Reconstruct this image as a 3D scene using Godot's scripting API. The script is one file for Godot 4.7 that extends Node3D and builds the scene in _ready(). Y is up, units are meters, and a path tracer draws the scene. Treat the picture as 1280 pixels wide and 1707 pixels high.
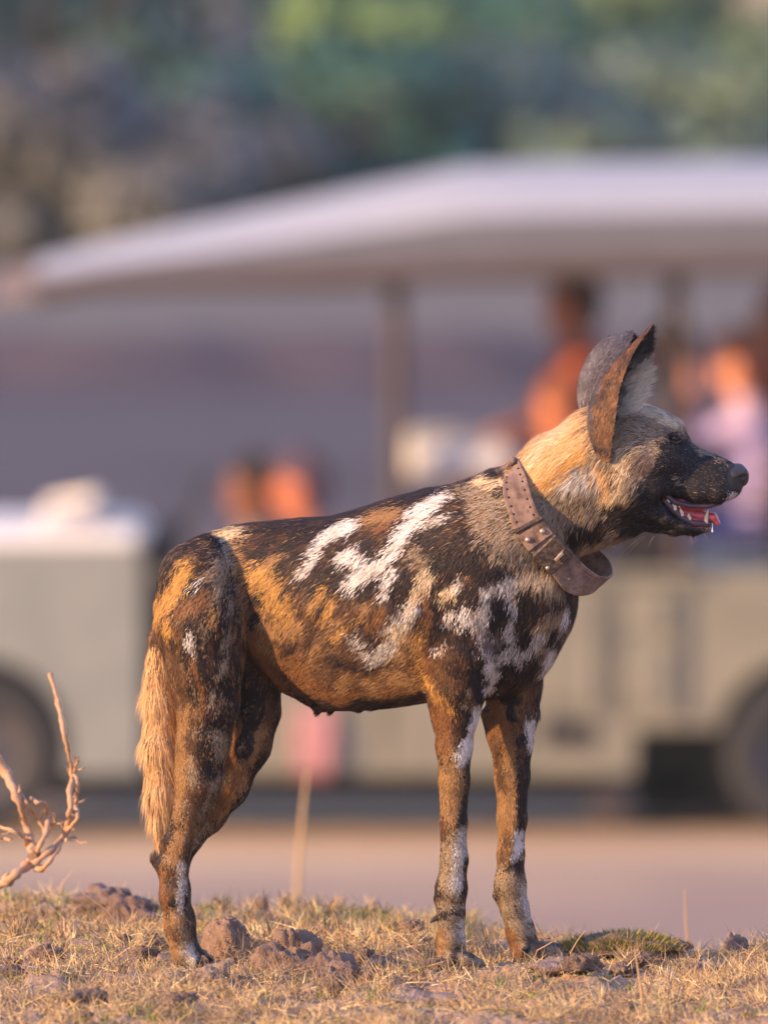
extends Node3D

# ---------------------------------------------------------------- measures
# One dog unit (du) is 0.85 mm; dog coordinates are (along, up, towards the camera).
const K := 0.00085
const FLOOR := 1612.0
const CAM_Y := 1.9
const CAM_Z := 24.0
const FOCAL := 397.0
const CENTRE_Y := (1612.0 - 853.5) * 0.00085
const PLAIN_Z := -46.6

var rng := RandomNumberGenerator.new()
var noise_a := FastNoiseLite.new()
var noise_b := FastNoiseLite.new()
var noise_c := FastNoiseLite.new()
var used_names := {}
var cam_fwd: Vector3
var cam_up: Vector3
var plain_y := 0.0

# ---------------------------------------------------------------- scene helpers
func numbered(called: String) -> String:
	if not used_names.has(called):
		used_names[called] = 0
		return called
	used_names[called] += 1
	return "%s_%03d" % [called, used_names[called]]

func tag(o: Node3D, label: String, category := "", group := "", kind := "") -> Node3D:
	if label != "": o.set_meta("label", label)
	if category != "": o.set_meta("category", category)
	if group != "": o.set_meta("group", group)
	if kind != "": o.set_meta("kind", kind)
	return o

func thing(called: String, label: String, category: String, at := Vector3.ZERO, turn := 0.0, group := "") -> Node3D:
	var o := Node3D.new()
	o.name = numbered(called)
	add_child(o)
	o.position = at
	o.rotation.y = turn
	tag(o, label, category, group)
	return o

func obj(called: String, mesh: Mesh, mat: Material, parent: Node3D = self) -> MeshInstance3D:
	var m := MeshInstance3D.new()
	m.mesh = mesh
	if mat: m.material_override = mat
	m.name = numbered(called) if parent == self else called
	parent.add_child(m, true)
	return m

func mat(col: Color, rough := 0.8, metal := 0.0) -> StandardMaterial3D:
	var m := StandardMaterial3D.new()
	m.albedo_color = col.linear_to_srgb()
	m.roughness = rough
	m.metallic = metal
	return m

func vmat(rough := 0.8) -> StandardMaterial3D:
	var m := StandardMaterial3D.new()
	m.vertex_color_use_as_albedo = true
	m.vertex_color_is_srgb = true
	m.roughness = rough
	return m

func enc(c: Color) -> Color:      # linear colour to the stored vertex colour
	return Color(pow(maxf(c.r, 0.0), 0.4545), pow(maxf(c.g, 0.0), 0.4545), pow(maxf(c.b, 0.0), 0.4545))

func noise_tex(freq: float, ramp: Array, seed_: int, size := 256, oct := 4) -> NoiseTexture2D:
	var n := FastNoiseLite.new()
	n.seed = seed_
	n.frequency = freq
	n.fractal_octaves = oct
	var t := NoiseTexture2D.new()
	t.width = size
	t.height = size
	t.seamless = true
	t.noise = n
	if ramp.size():
		var g := Gradient.new()
		var off := PackedFloat32Array()
		var cols := PackedColorArray()
		for i in ramp.size():
			off.append(float(i) / (ramp.size() - 1))
			cols.append((ramp[i] as Color).linear_to_srgb())
		g.offsets = off
		g.colors = cols
		t.color_ramp = g
	return t

func tmat(ramp: Array, freq: float, scale: float, seed_: int, rough := 0.9, bump := 0.0) -> StandardMaterial3D:
	var m := StandardMaterial3D.new()
	m.albedo_texture = noise_tex(freq, ramp, seed_)
	m.uv1_triplanar = true
	m.uv1_scale = Vector3.ONE * scale
	m.roughness = rough
	if bump > 0.0:
		m.heightmap_enabled = true
		m.heightmap_texture = noise_tex(freq * 1.7, [], seed_ + 7)
		m.heightmap_scale = bump
	return m

# a photograph position (u, v) taken to the plane at depth z
func at(u: float, v: float, z: float) -> Vector3:
	var f := 853.5 / (12.0 / FOCAL)
	var d := cam_fwd + Vector3.RIGHT * ((u - 640.0) / f) + cam_up * ((853.5 - v) / f)
	return Vector3(0, CAM_Y, CAM_Z) + d * ((CAM_Z - z) / -d.z)

# ---------------------------------------------------------------- geometry collector
class Geo:
	var v := PackedVector3Array()
	var n := PackedVector3Array()
	var c := PackedColorArray()
	var t := PackedInt32Array()
	func vert(p: Vector3, nn: Vector3, col := Color.WHITE) -> int:
		v.append(p); n.append(nn); c.append(col)
		return v.size() - 1
	func tri(a: int, b: int, d: int) -> void:      # wound so that the faces agree with the normals
		var f := (v[d] - v[a]).cross(v[b] - v[a])
		if f.dot(n[a] + n[b] + n[d]) >= 0.0:
			t.append(a); t.append(b); t.append(d)
		else:
			t.append(a); t.append(d); t.append(b)
	func quad(a: int, b: int, d: int, e: int) -> void:
		tri(a, b, d); tri(a, d, e)
	func flat(a: Vector3, b: Vector3, d: Vector3, e: Vector3, away: Vector3, col := Color.WHITE) -> void:
		var nn := (b - a).cross(d - a).normalized()
		if nn.dot((a + d) * 0.5 - away) < 0.0: nn = -nn
		quad(vert(a, nn, col), vert(b, nn, col), vert(d, nn, col), vert(e, nn, col))
	func box(lo: Vector3, hi: Vector3, bev := 0.0, col := Color.WHITE) -> void:
		# a box with chamfered edges
		var m := (lo + hi) * 0.5
		var h := (hi - lo) * 0.5
		bev = minf(bev, minf(h.x, minf(h.y, h.z)) * 0.9)
		for ax in 3:
			for s in [-1.0, 1.0]:
				var b := (ax + 1) % 3
				var e := (ax + 2) % 3
				var q := []
				for sg in [[-1, -1], [1, -1], [1, 1], [-1, 1]]:
					var p := Vector3.ZERO
					p[ax] = s * h[ax]
					p[b] = sg[0] * (h[b] - bev)
					p[e] = sg[1] * (h[e] - bev)
					q.append(m + p)
				flat(q[0], q[1], q[2], q[3], m, col)
		if bev <= 0.0: return
		for ax in 3:
			var b := (ax + 1) % 3
			var e := (ax + 2) % 3
			for sb in [-1.0, 1.0]:
				for se in [-1.0, 1.0]:
					var q := []
					for g in [[-1, 0], [1, 0], [1, 1], [-1, 1]]:
						var p := Vector3.ZERO
						p[ax] = g[0] * (h[ax] - bev)
						p[b] = sb * (h[b] - (bev if g[1] == 1 else 0.0))
						p[e] = se * (h[e] - (0.0 if g[1] == 1 else bev))
						q.append(m + p)
					flat(q[0], q[1], q[2], q[3], m, col)
		for sx in [-1.0, 1.0]:
			for sy in [-1.0, 1.0]:
				for sz in [-1.0, 1.0]:
					var a := m + Vector3(sx * h.x, sy * (h.y - bev), sz * (h.z - bev))
					var b2 := m + Vector3(sx * (h.x - bev), sy * h.y, sz * (h.z - bev))
					var d := m + Vector3(sx * (h.x - bev), sy * (h.y - bev), sz * h.z)
					var nn := Vector3(sx, sy, sz).normalized()
					tri(vert(a, nn, col), vert(b2, nn, col), vert(d, nn, col))
	func tube(pts: Array, radii: Array, sides := 8, col := Color.WHITE, caps := true) -> void:
		var side := Vector3.ZERO
		var rings := []
		for i in pts.size():
			var p: Vector3 = pts[i]
			var d: Vector3 = (pts[mini(i + 1, pts.size() - 1)] - pts[maxi(i - 1, 0)]).normalized()
			if side == Vector3.ZERO:
				side = d.cross(Vector3.UP if absf(d.y) < 0.9 else Vector3.RIGHT).normalized()
			side = (side - d * side.dot(d)).normalized()
			var up := d.cross(side)
			var ring := []
			for k in sides:
				var a := TAU * k / sides
				var nn := side * cos(a) + up * sin(a)
				ring.append(vert(p + nn * float(radii[i]), nn, col))
			rings.append(ring)
		for i in pts.size() - 1:
			for k in sides:
				quad(rings[i][k], rings[i][(k + 1) % sides], rings[i + 1][(k + 1) % sides], rings[i + 1][k])
		if caps:
			for e in [0, pts.size() - 1]:
				var d2: Vector3 = (pts[0] - pts[1]).normalized() if e == 0 else (pts[e] - pts[e - 1]).normalized()
				var mid := vert(pts[e] + d2 * float(radii[e]) * 0.3, d2, col)
				var ring2 := []
				for k in sides: ring2.append(vert(v[rings[e][k]], d2, col))
				for k in sides: tri(mid, ring2[k], ring2[(k + 1) % sides])
	func lathe(profile: Array, sides := 24, col := Color.WHITE) -> void:
		# (radius, along z) pairs turned round the z axis
		var rows := []
		for i in profile.size():
			var a: Vector2 = profile[maxi(i - 1, 0)]
			var b: Vector2 = profile[mini(i + 1, profile.size() - 1)]
			var nn2 := Vector2((b - a).y, -(b - a).x).normalized()
			var row := []
			for k in sides + 1:
				var g := TAU * k / sides
				var p: Vector2 = profile[i]
				row.append(vert(Vector3(cos(g) * p.x, sin(g) * p.x, p.y), Vector3(cos(g) * nn2.x, sin(g) * nn2.x, nn2.y), col))
			rows.append(row)
		for i in profile.size() - 1:
			for k in sides: quad(rows[i][k], rows[i][k + 1], rows[i + 1][k + 1], rows[i + 1][k])
	func ball(m: Vector3, r: Vector3, col := Color.WHITE, seg := 12) -> void:
		var rows := []
		for j in seg / 2 + 1:
			var row := []
			for i in seg + 1:
				var a := TAU * i / seg
				var b := PI * j / (seg / 2) - PI / 2
				var q := Vector3(cos(a) * cos(b), sin(b), sin(a) * cos(b))
				row.append(vert(m + q * r, (q / r).normalized(), col))
			rows.append(row)
		for j in seg / 2:
			for i in seg: quad(rows[j][i], rows[j][i + 1], rows[j + 1][i + 1], rows[j + 1][i])
	func prism(poly: PackedVector2Array, z0: float, z1: float, col := Color.WHITE) -> void:
		# a side outline given a thickness
		var idx := Geometry2D.triangulate_polygon(poly)
		for s in 2:
			var z := z0 if s == 0 else z1
			var nn := Vector3(0, 0, signf(z - (z0 + z1) * 0.5))
			var base := v.size()
			for p in poly: vert(Vector3(p.x, p.y, z), nn, col)
			for i in range(0, idx.size(), 3): tri(base + idx[i], base + idx[i + 1], base + idx[i + 2])
		var turn := 1.0 if Geometry2D.is_polygon_clockwise(poly) else -1.0
		for i in poly.size():
			var a := poly[i]
			var b := poly[(i + 1) % poly.size()]
			var e := b - a
			var nn := Vector3(-e.y, e.x, 0).normalized() * turn
			quad(vert(Vector3(a.x, a.y, z0), nn, col), vert(Vector3(b.x, b.y, z0), nn, col), vert(Vector3(b.x, b.y, z1), nn, col), vert(Vector3(a.x, a.y, z1), nn, col))
	func smooth_normals() -> void:
		n.fill(Vector3.ZERO)
		for i in range(0, t.size(), 3):
			var f := (v[t[i + 2]] - v[t[i]]).cross(v[t[i + 1]] - v[t[i]])
			n[t[i]] += f; n[t[i + 1]] += f; n[t[i + 2]] += f
		for i in n.size(): n[i] = n[i].normalized()
	func mesh(scale := 1.0, into: ArrayMesh = null) -> ArrayMesh:
		var arr := []
		arr.resize(Mesh.ARRAY_MAX)
		var vv := v
		if scale != 1.0:
			vv = v.duplicate()
			for i in vv.size(): vv[i] *= scale
		arr[Mesh.ARRAY_VERTEX] = vv
		arr[Mesh.ARRAY_NORMAL] = n
		arr[Mesh.ARRAY_COLOR] = c
		arr[Mesh.ARRAY_INDEX] = t
		var m := into if into else ArrayMesh.new()
		m.add_surface_from_arrays(Mesh.PRIMITIVE_TRIANGLES, arr)
		return m

# ---------------------------------------------------------------- bodies: joined tapered capsules, meshed as surface nets
class Field:
	var pa := PackedVector3Array()
	var ab := PackedVector3Array()
	var inv := PackedFloat32Array()
	var ra := PackedFloat32Array()
	var dr := PackedFloat32Array()
	var zs := PackedFloat32Array()
	var kk := PackedFloat32Array()
	var col := PackedColorArray()
	var kmax := 0.0
	var zmax := 1.0
	var lo := Vector3.ONE * 1e9
	var hi := Vector3.ONE * -1e9
	var cell := 4.0
	var org := Vector3.ZERO
	var verts := PackedVector3Array()
	var tris := PackedInt32Array()
	var at_cell := {}
	var edges := PackedInt64Array()
	const STR := 4096
	# k > 0 joins softly over k; k < 0 carves away
	func cone(a: Vector3, b: Vector3, r1: float, r2: float, k := 12.0, z := 1.0, color := Color.WHITE) -> void:
		var s := Vector3(1, 1, z)
		pa.append(a * s)
		var d := (b - a) * s
		ab.append(d)
		inv.append(1.0 / maxf(d.length_squared(), 1e-9))
		ra.append(r1); dr.append(r2 - r1); zs.append(z); kk.append(k); col.append(color)
		kmax = maxf(kmax, absf(k)); zmax = maxf(zmax, z)
		if k > 0.0:
			var r := Vector3.ONE * (maxf(r1, r2) + k * 0.3)
			lo = lo.min(a - r).min(b - r)
			hi = hi.max(a + r).max(b + r)
	func chain(pts: Array, k := 12.0, z := 1.0, color := Color.WHITE) -> void:       # each point: [x, y, z, radius]
		for i in pts.size() - 1:
			var a: Array = pts[i]
			var b: Array = pts[i + 1]
			cone(Vector3(a[0], a[1], a[2]), Vector3(b[0], b[1], b[2]), a[3], b[3], k, z, color)
	func one(i: int, p: Vector3) -> float:
		var q := Vector3(p.x, p.y, p.z * zs[i]) - pa[i]
		var d := ab[i]
		var t := clampf(q.dot(d) * inv[i], 0.0, 1.0)
		return (q - d * t).length() - ra[i] - dr[i] * t
	func value(p: Vector3, list: PackedInt32Array) -> float:
		var best := 1e6
		for i in list:
			var q := Vector3(p.x, p.y, p.z * zs[i]) - pa[i]
			var d := ab[i]
			var t := clampf(q.dot(d) * inv[i], 0.0, 1.0)
			var e := (q - d * t).length() - ra[i] - dr[i] * t
			var k := kk[i]
			if k < 0.0:
				k = -k
				e = -e
				if e > best - k:
					if e > best + k: best = e
					else:
						var h := 0.5 + 0.5 * (e - best) / k
						best = best + (e - best) * h + k * h * (1.0 - h)
			elif e < best + k:
				if e < best - k: best = e
				else:
					var h := 0.5 + 0.5 * (best - e) / k
					best = best + (e - best) * h - k * h * (1.0 - h)
		return best
	func nearest_colour(p: Vector3) -> Color:
		var best := 1e9
		var c := Color.WHITE
		for i in pa.size():
			if kk[i] > 0.0:
				var e := one(i, p)
				if e < best:
					best = e
					c = col[i]
		return c
	func net(cell_: float) -> void:
		cell = cell_
		org = lo - Vector3.ONE * cell * 2.0
		var span := (hi - org) / cell
		var list := PackedInt32Array(range(pa.size()))
		for bx in range(0, int(span.x) + 2, 16):
			for by in range(0, int(span.y) + 2, 16):
				for bz in range(0, int(span.z) + 2, 16):
					block(bx, by, bz, 16, list)
		for e in edges:
			var flip := e & 1
			var axis := (e >> 1) & 3
			var key := e >> 3
			var o1 := STR if axis == 0 else (STR * STR if axis == 1 else 1)
			var o2 := STR * STR if axis == 0 else (1 if axis == 1 else STR)
			if at_cell.has(key) and at_cell.has(key - o1) and at_cell.has(key - o2) and at_cell.has(key - o1 - o2):
				var a: int = at_cell[key]
				var b: int = at_cell[key - o1]
				var c: int = at_cell[key - o1 - o2]
				var d: int = at_cell[key - o2]
				if flip == 1: tris.append_array([a, c, b, a, d, c])
				else: tris.append_array([a, b, c, a, c, d])
	func block(x: int, y: int, z: int, size: int, list: PackedInt32Array) -> void:
		var m := org + Vector3(x + size * 0.5, y + size * 0.5, z + size * 0.5) * cell
		var r := size * cell * 0.5 * Vector3(1, 1, zmax).length() + 0.01
		var near := 1e9
		var ds := PackedFloat32Array()
		var carved := false
		for i in list:
			var e := one(i, m)
			ds.append(e)
			if kk[i] > 0.0: near = minf(near, e)
			elif e < r + kmax: carved = true
		if near - kmax > r: return
		if near < -r - kmax and not carved: return
		var sub := PackedInt32Array()
		for j in list.size():
			if (kk[list[j]] > 0.0 and ds[j] < near + 2.0 * r + 2.0 * kmax) or (kk[list[j]] < 0.0 and ds[j] < r + kmax): sub.append(list[j])
		if size > 4:
			var h := size / 2
			for a in 2:
				for b in 2:
					for c in 2: block(x + a * h, y + b * h, z + c * h, h, sub)
			return
		var val := PackedFloat32Array()
		val.resize(125)
		var neg := 0
		for i in 5:
			for j in 5:
				for k in 5:
					var w := value(org + Vector3(x + i, y + j, z + k) * cell, sub)
					val[i * 25 + j * 5 + k] = w
					if w < 0.0: neg += 1
		if neg == 0 or neg == 125: return
		for i in 4:
			for j in 4:
				for k in 4:
					var q := i * 25 + j * 5 + k
					var s0 := val[q] < 0.0
					var key := ((x + i) * STR + (y + j)) * STR + (z + k)
					# axis 0 = along x: the four cells round the edge differ in y and z, and so on
					if s0 != (val[q + 25] < 0.0): edges.append((key << 3) | (2 << 1) | (1 if s0 else 0))
					if s0 != (val[q + 5] < 0.0): edges.append((key << 3) | (1 << 1) | (1 if s0 else 0))
					if s0 != (val[q + 1] < 0.0): edges.append((key << 3) | (0 << 1) | (1 if s0 else 0))
					var cnt := 0
					var sum := Vector3.ZERO
					for e in CELL_EDGES:
						var f0 := val[q + e[0]]
						var f1 := val[q + e[1]]
						if (f0 < 0.0) != (f1 < 0.0):
							var tt := f0 / (f0 - f1)
							sum += e[2] + (e[3] - e[2]) * tt
							cnt += 1
					if cnt:
						at_cell[key] = verts.size()
						verts.append(org + (Vector3(x + i, y + j, z + k) + sum / cnt) * cell)
	const CELL_EDGES := [
		[0, 25, Vector3(0, 0, 0), Vector3(1, 0, 0)], [5, 30, Vector3(0, 1, 0), Vector3(1, 1, 0)], [1, 26, Vector3(0, 0, 1), Vector3(1, 0, 1)], [6, 31, Vector3(0, 1, 1), Vector3(1, 1, 1)],
		[0, 5, Vector3(0, 0, 0), Vector3(0, 1, 0)], [25, 30, Vector3(1, 0, 0), Vector3(1, 1, 0)], [1, 6, Vector3(0, 0, 1), Vector3(0, 1, 1)], [26, 31, Vector3(1, 0, 1), Vector3(1, 1, 1)],
		[0, 1, Vector3(0, 0, 0), Vector3(0, 0, 1)], [25, 26, Vector3(1, 0, 0), Vector3(1, 0, 1)], [5, 6, Vector3(0, 1, 0), Vector3(0, 1, 1)], [30, 31, Vector3(1, 1, 0), Vector3(1, 1, 1)],
	]
	func geo() -> Geo:
		var g := Geo.new()
		g.v = verts
		g.t = tris
		g.n.resize(verts.size())
		g.c.resize(verts.size())
		g.c.fill(Color.WHITE)
		g.smooth_normals()
		# faces must look outwards: compare with the field once
		var list := PackedInt32Array(range(pa.size()))
		var agree := 0
		for i in range(0, verts.size(), maxi(1, verts.size() / 24)):
			agree += 1 if value(verts[i] + g.n[i] * cell * 0.5, list) > value(verts[i] - g.n[i] * cell * 0.5, list) else -1
		if agree < 0:
			for i in range(0, g.t.size(), 3):
				var s := g.t[i + 1]
				g.t[i + 1] = g.t[i + 2]
				g.t[i + 2] = s
			g.smooth_normals()
		return g

# ---------------------------------------------------------------- the dog
func D(u: float, v: float, w: float) -> Vector3:
	return Vector3(u - 640.0, FLOOR - v, w)

func trunk_field() -> Field:
	var f := Field.new()
	# trunk: wider than a disc along the body, so depth is squeezed
	var line := func(p: Array, k: float, z: float): 
		var q := []
		for e in p: q.append([e[0] - 640.0, FLOOR - e[1], e[2], e[3]])
		f.chain(q, k, z)
	line.call([[348, 980, 0, 84], [388, 978, 0, 92], [430, 974, 0, 94], [475, 984, 0, 108], [520, 1006, 0, 137], [580, 1021, 0, 158], [650, 1010, 0, 163], [720, 992, 0, 167], [775, 975, 0, 160], [815, 960, 0, 146]], 26.0, 1.42)
	line.call([[815, 960, 0, 130], [850, 985, 0, 92], [862, 1020, 0, 74], [850, 1075, 0, 62], [815, 1110, 0, 52]], 40.0, 1.1)
	line.call([[800, 930, 0, 122], [850, 890, 0, 98], [880, 864, 0, 84], [905, 845, 0, 66], [930, 822, 0, 44]], 40.0, 1.2)
	# shoulder blades and upper arms
	for s in [1.0, -1.0]:
		var dx := 0.0 if s > 0 else 96.0
		var dy := 0.0 if s > 0 else 12.0
		line.call([[795 + dx * 0.35, 905, s * 52, 52], [788 + dx * 0.6, 1000, s * 64, 62], [772 + dx * 0.85, 1085, s * 64, 56], [763 + dx * 0.95, 1140 + dy * 0.5, s * 62, 45], [760 + dx, 1185 + dy, s * 60, 37]], 19.0, 1.0)
	# near foreleg
	line.call([[760, 1180, 60, 37], [757, 1240, 60, 29], [757, 1300, 60, 24], [756, 1370, 60, 21], [757, 1430, 60, 21.5], [752, 1480, 60, 25], [752, 1520, 60, 21.5], [751, 1565, 60, 22], [753, 1592, 60, 25]], 10.0, 1.0)
	line.call([[727, 1168, 60, 12], [742, 1200, 60, 20]], 12.0, 1.0)
	line.call([[731, 1497, 60, 9], [738, 1508, 60, 9]], 7.0, 1.0)
	line.call([[733, 1608, 60, 9], [745, 1600, 60, 16]], 8.0, 1.0)
	for i in 4:
		var w := 60.0 + (i - 1.5) * 14.0
		var ln := 8.0 if i == 1 or i == 2 else 0.0
		line.call([[757, 1592, w * 0.6 + 24, 15], [777 + ln * 0.5, 1597, w, 10], [790 + ln, 1604, w, 8]], 4.0, 1.0)
	# far foreleg
	line.call([[856, 1195, -60, 43], [853, 1240, -60, 35], [854, 1300, -60, 28], [854, 1370, -60, 23.5], [852, 1430, -60, 21], [851, 1480, -60, 25], [858, 1520, -60, 22.5], [868, 1560, -60, 22.5], [876, 1592, -60, 25]], 10.0, 1.0)
	line.call([[812, 1196, -60, 10], [830, 1222, -60, 20]], 14.0, 1.0)
	line.call([[829, 1498, -58, 8], [836, 1508, -58, 9]], 7.0, 1.0)
	for i in 4:
		var w := -60.0 + (i - 1.5) * 16.0
		var ln := 9.0 if i == 1 or i == 2 else 0.0
		line.call([[880, 1592, w * 0.6 - 24, 17], [915 + ln, 1592, w, 12.5], [935 + ln * 1.3, 1601, w, 9]], 4.0, 1.0)
	# near hind leg: thigh, knee, shank, hock, foot
	line.call([[330, 960, 46, 62], [331, 1040, 58, 70], [340, 1110, 62, 60], [346, 1170, 62, 50], [340, 1230, 62, 43], [331, 1300, 62, 35], [316, 1355, 62, 25], [301, 1405, 62, 19], [293, 1440, 62, 20], [290, 1490, 62, 22], [297, 1540, 62, 21], [305, 1585, 62, 21]], 13.0, 1.0)
	line.call([[305, 1250, 58, 12], [300, 1340, 60, 6], [281, 1400, 62, 7], [272, 1438, 62, 10], [282, 1465, 62, 13]], 12.0, 1.0)
	line.call([[372, 1000, 54, 36], [384, 1090, 60, 21], [381, 1170, 62, 14]], 12.0, 1.0)
	line.call([[300, 1600, 62, 10], [305, 1590, 62, 17]], 8.0, 1.0)
	for i in 4:
		var w := 62.0 + (i - 1.5) * 11.0
		line.call([[310, 1588, w * 0.6 + 24, 14], [325 + (5 if i == 1 or i == 2 else 0), 1602, w, 10]], 6.0, 1.0)
	# far hind leg
	line.call([[345, 980, -46, 62], [380, 1060, -58, 70], [415, 1130, -60, 52], [422, 1190, -60, 41], [408, 1245, -60, 40], [378, 1315, -60, 33], [345, 1365, -60, 26], [312, 1405, -60, 20], [292, 1440, -60, 19], [292, 1490, -60, 20], [300, 1540, -60, 20], [310, 1588, -60, 21]], 20.0, 1.0)
	line.call([[330, 1330, -60, 12], [290, 1400, -60, 8], [262, 1437, -60, 11], [276, 1462, -60, 14]], 12.0, 1.0)
	for i in 4:
		var w := -60.0 + (i - 1.5) * 11.0
		line.call([[316, 1590, w * 0.6 - 24, 14], [333, 1603, w, 10]], 6.0, 1.0)
	# ridges: shoulder blade spine, elbow tendon, hip, ribs under the skin
	line.call([[770, 870, 88, 8], [782, 960, 106, 9], [768, 1050, 108, 8]], 14.0, 1.0)
	line.call([[707, 1000, 98, 10], [708, 1070, 96, 9], [728, 1140, 84, 9], [738, 1175, 76, 8]], 12.0, 1.0)
	line.call([[345, 905, 52, 16], [352, 960, 76, 14]], 16.0, 1.0)
	line.call([[735, 1215, 76, 6], [738, 1300, 70, 5], [741, 1420, 66, 5]], 6.0, 1.0)
	line.call([[866, 1250, -34, 6], [862, 1360, -36, 5], [846, 1450, -38, 6]], 6.0, 1.0)
	line.call([[352, 1190, 92, 9], [340, 1280, 84, 7], [316, 1370, 76, 6], [303, 1440, 74, 6], [300, 1520, 74, 5]], 7.0, 1.0)
	for k in 5:
		var u := 520.0 + k * 42.0
		line.call([[u + 14, 945 + k * 2, 84 + k * 3, 6], [u + 4, 1010, 104 + k * 3, 8], [u - 16, 1085, 88 + k * 2, 7]], 11.0, 1.0)
	# fold of skin from the flank to the knee, and the slight teats of the belly
	line.call([[424, 1020, 46, 16], [438, 1070, 34, 14], [482, 1130, 16, 14], [535, 1164, 0, 18]], 24.0, 1.0)
	for e in [[530, 1190, 14], [552, 1190, -14], [600, 1186, 14], [622, 1182, 16]]:
		line.call([[e[0], e[1] - 12, e[2], 8], [e[0], e[1] - 1, e[2], 4.5]], 7.0, 1.0)
	# tail root and dock
	line.call([[300, 950, 0, 26], [276, 1010, 0, 15], [264, 1066, 0, 14], [266, 1150, 0, 17], [268, 1230, 0, 20], [270, 1310, 0, 17], [268, 1360, 0, 11], [265, 1390, 0, 5]], 14.0, 1.0)
	return f

func head_field() -> Field:
	var f := Field.new()
	var line := func(p: Array, k: float, z: float): 
		var q := []
		for e in p: q.append([e[0] - 640.0, FLOOR - e[1], e[2], e[3]])
		f.chain(q, k, z)
	# neck stump under the collar, then throat
	line.call([[880, 866, 0, 78], [905, 845, 0, 84], [950, 806, 0, 86], [1000, 775, 0, 84]], 20.0, 1.2)
	line.call([[920, 880, 0, 56], [960, 858, 0, 58], [1010, 852, 0, 50], [1050, 850, 0, 42]], 26.0, 1.05)
	# skull, brow, cheek
	line.call([[1012, 754, 0, 76], [1062, 751, 0, 73], [1085, 754, 0, 67]], 22.0, 1.08)
	line.call([[1045, 812, 40, 42], [1080, 810, 34, 35]], 26.0, 1.0)
	line.call([[1045, 812, -40, 42], [1080, 810, -34, 35]], 26.0, 1.0)
	for s in [1.0, -1.0]:
		line.call([[1096, 706, s * 30, 19], [1128, 716, s * 27, 13]], 14.0, 1.0)
		line.call([[1075, 765, s * 50, 22], [1125, 768, s * 32, 17]], 18.0, 1.0)
	# upper jaw
	line.call([[1098, 764, 0, 51], [1135, 786, 0, 44], [1165, 795, 0, 38], [1190, 801, 0, 34], [1212, 803, 0, 28]], 16.0, 1.15)
	for s in [1.0, -1.0]:      # flews
		line.call([[1120, 802, s * 25, 18], [1160, 816, s * 21, 19], [1195, 819, s * 16, 16], [1214, 816, s * 10, 12]], 12.0, 1.0)
	line.call([[1150, 762, 0, 14], [1190, 777, 0, 13], [1220, 789, 0, 13]], 14.0, 1.0)
	# lower jaw
	line.call([[1050, 838, 0, 43], [1095, 864, 0, 22], [1125, 879, 0, 12], [1155, 884, 0, 8], [1178, 881, 0, 7]], 12.0, 0.9)
	for s in [1.0, -1.0]:
		line.call([[1075, 842, s * 34, 22], [1110, 858, s * 27, 14], [1140, 875, s * 19, 8], [1168, 880, s * 12, 7]], 8.0, 1.0)
	# open mouth, carved right through between the jaws
	for e in [[1103, 826, 1130, 847, 7.0, 15.0], [1130, 847, 1160, 861, 15.0, 16.0], [1160, 861, 1208, 862, 16.0, 14.0]]:
		for w in [-60, -30, 0, 30]:
			f.cone(D(e[0], e[1], w), D(e[2], e[3], w), e[4], e[5], -4.0)
			f.cone(D(e[0], e[1], w + 15), D(e[2], e[3], w + 15), e[4], e[5], -4.0)
	for w in [46, 58]:
		f.cone(D(1105, 826, w), D(1130, 846, w), 7.0, 13.0, -4.0)
	# eye sockets
	for s in [1.0, -1.0]:
		f.cone(D(1123, 727, s * 47), D(1127, 728, s * 47), 9.0, 9.0, -6.0)
	return f

# lay of the coat: (u, v, along, down)
const LAY := [
	[1230, 800, -1, -0.2], [1150, 770, -1, 0], [1105, 690, -0.9, -0.25], [1080, 830, -1, 0.25], [1130, 880, -1, 0.05], [1040, 790, -0.55, 0.85], [985, 700, -0.75, 0.65], [930, 740, -0.8, 0.6], [880, 770, -0.85, 0.55],
	[950, 860, -0.45, 0.85], [860, 840, -0.85, 0.5], [760, 840, -0.9, 0.4], [650, 870, -0.82, 0.58], [600, 950, -0.72, 0.72], [680, 1040, -0.5, 0.87], [500, 900, -0.85, 0.5], [460, 1000, -0.65, 0.75],
	[560, 1100, -0.75, 0.6], [680, 1150, -0.95, 0.2], [420, 890, -0.9, 0.35], [340, 920, -0.75, 0.65], [290, 1000, -0.4, 0.9], [350, 1100, -0.1, 1], [320, 1300, 0, 1], [800, 950, -0.5, 0.85], [780, 1050, -0.2, 1],
	[850, 1020, -0.3, 0.95], [910, 960, -0.45, 0.9], [920, 1060, -0.3, 0.95], [760, 1150, -0.1, 1], [752, 1400, 0, 1], [850, 1400, 0, 1], [400, 1250, -0.2, 1], [300, 1540, 0, 1], [785, 1604, 0.8, 0.4], [930, 1598, 0.9, 0.3], [258, 1100, -0.05, 1], [264, 1300, 0, 1],
]

func lay_of(p: Vector3) -> Vector3:
	var sum := Vector3.ZERO
	for e in LAY:
		var dx := p.x + 640.0 - float(e[0])
		var dy := FLOOR - p.y - float(e[1])
		var d2 := dx * dx + dy * dy + 200.0
		sum += Vector3(e[2], -float(e[3]), 0) / (d2 * d2)
	return sum.normalized()

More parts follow.
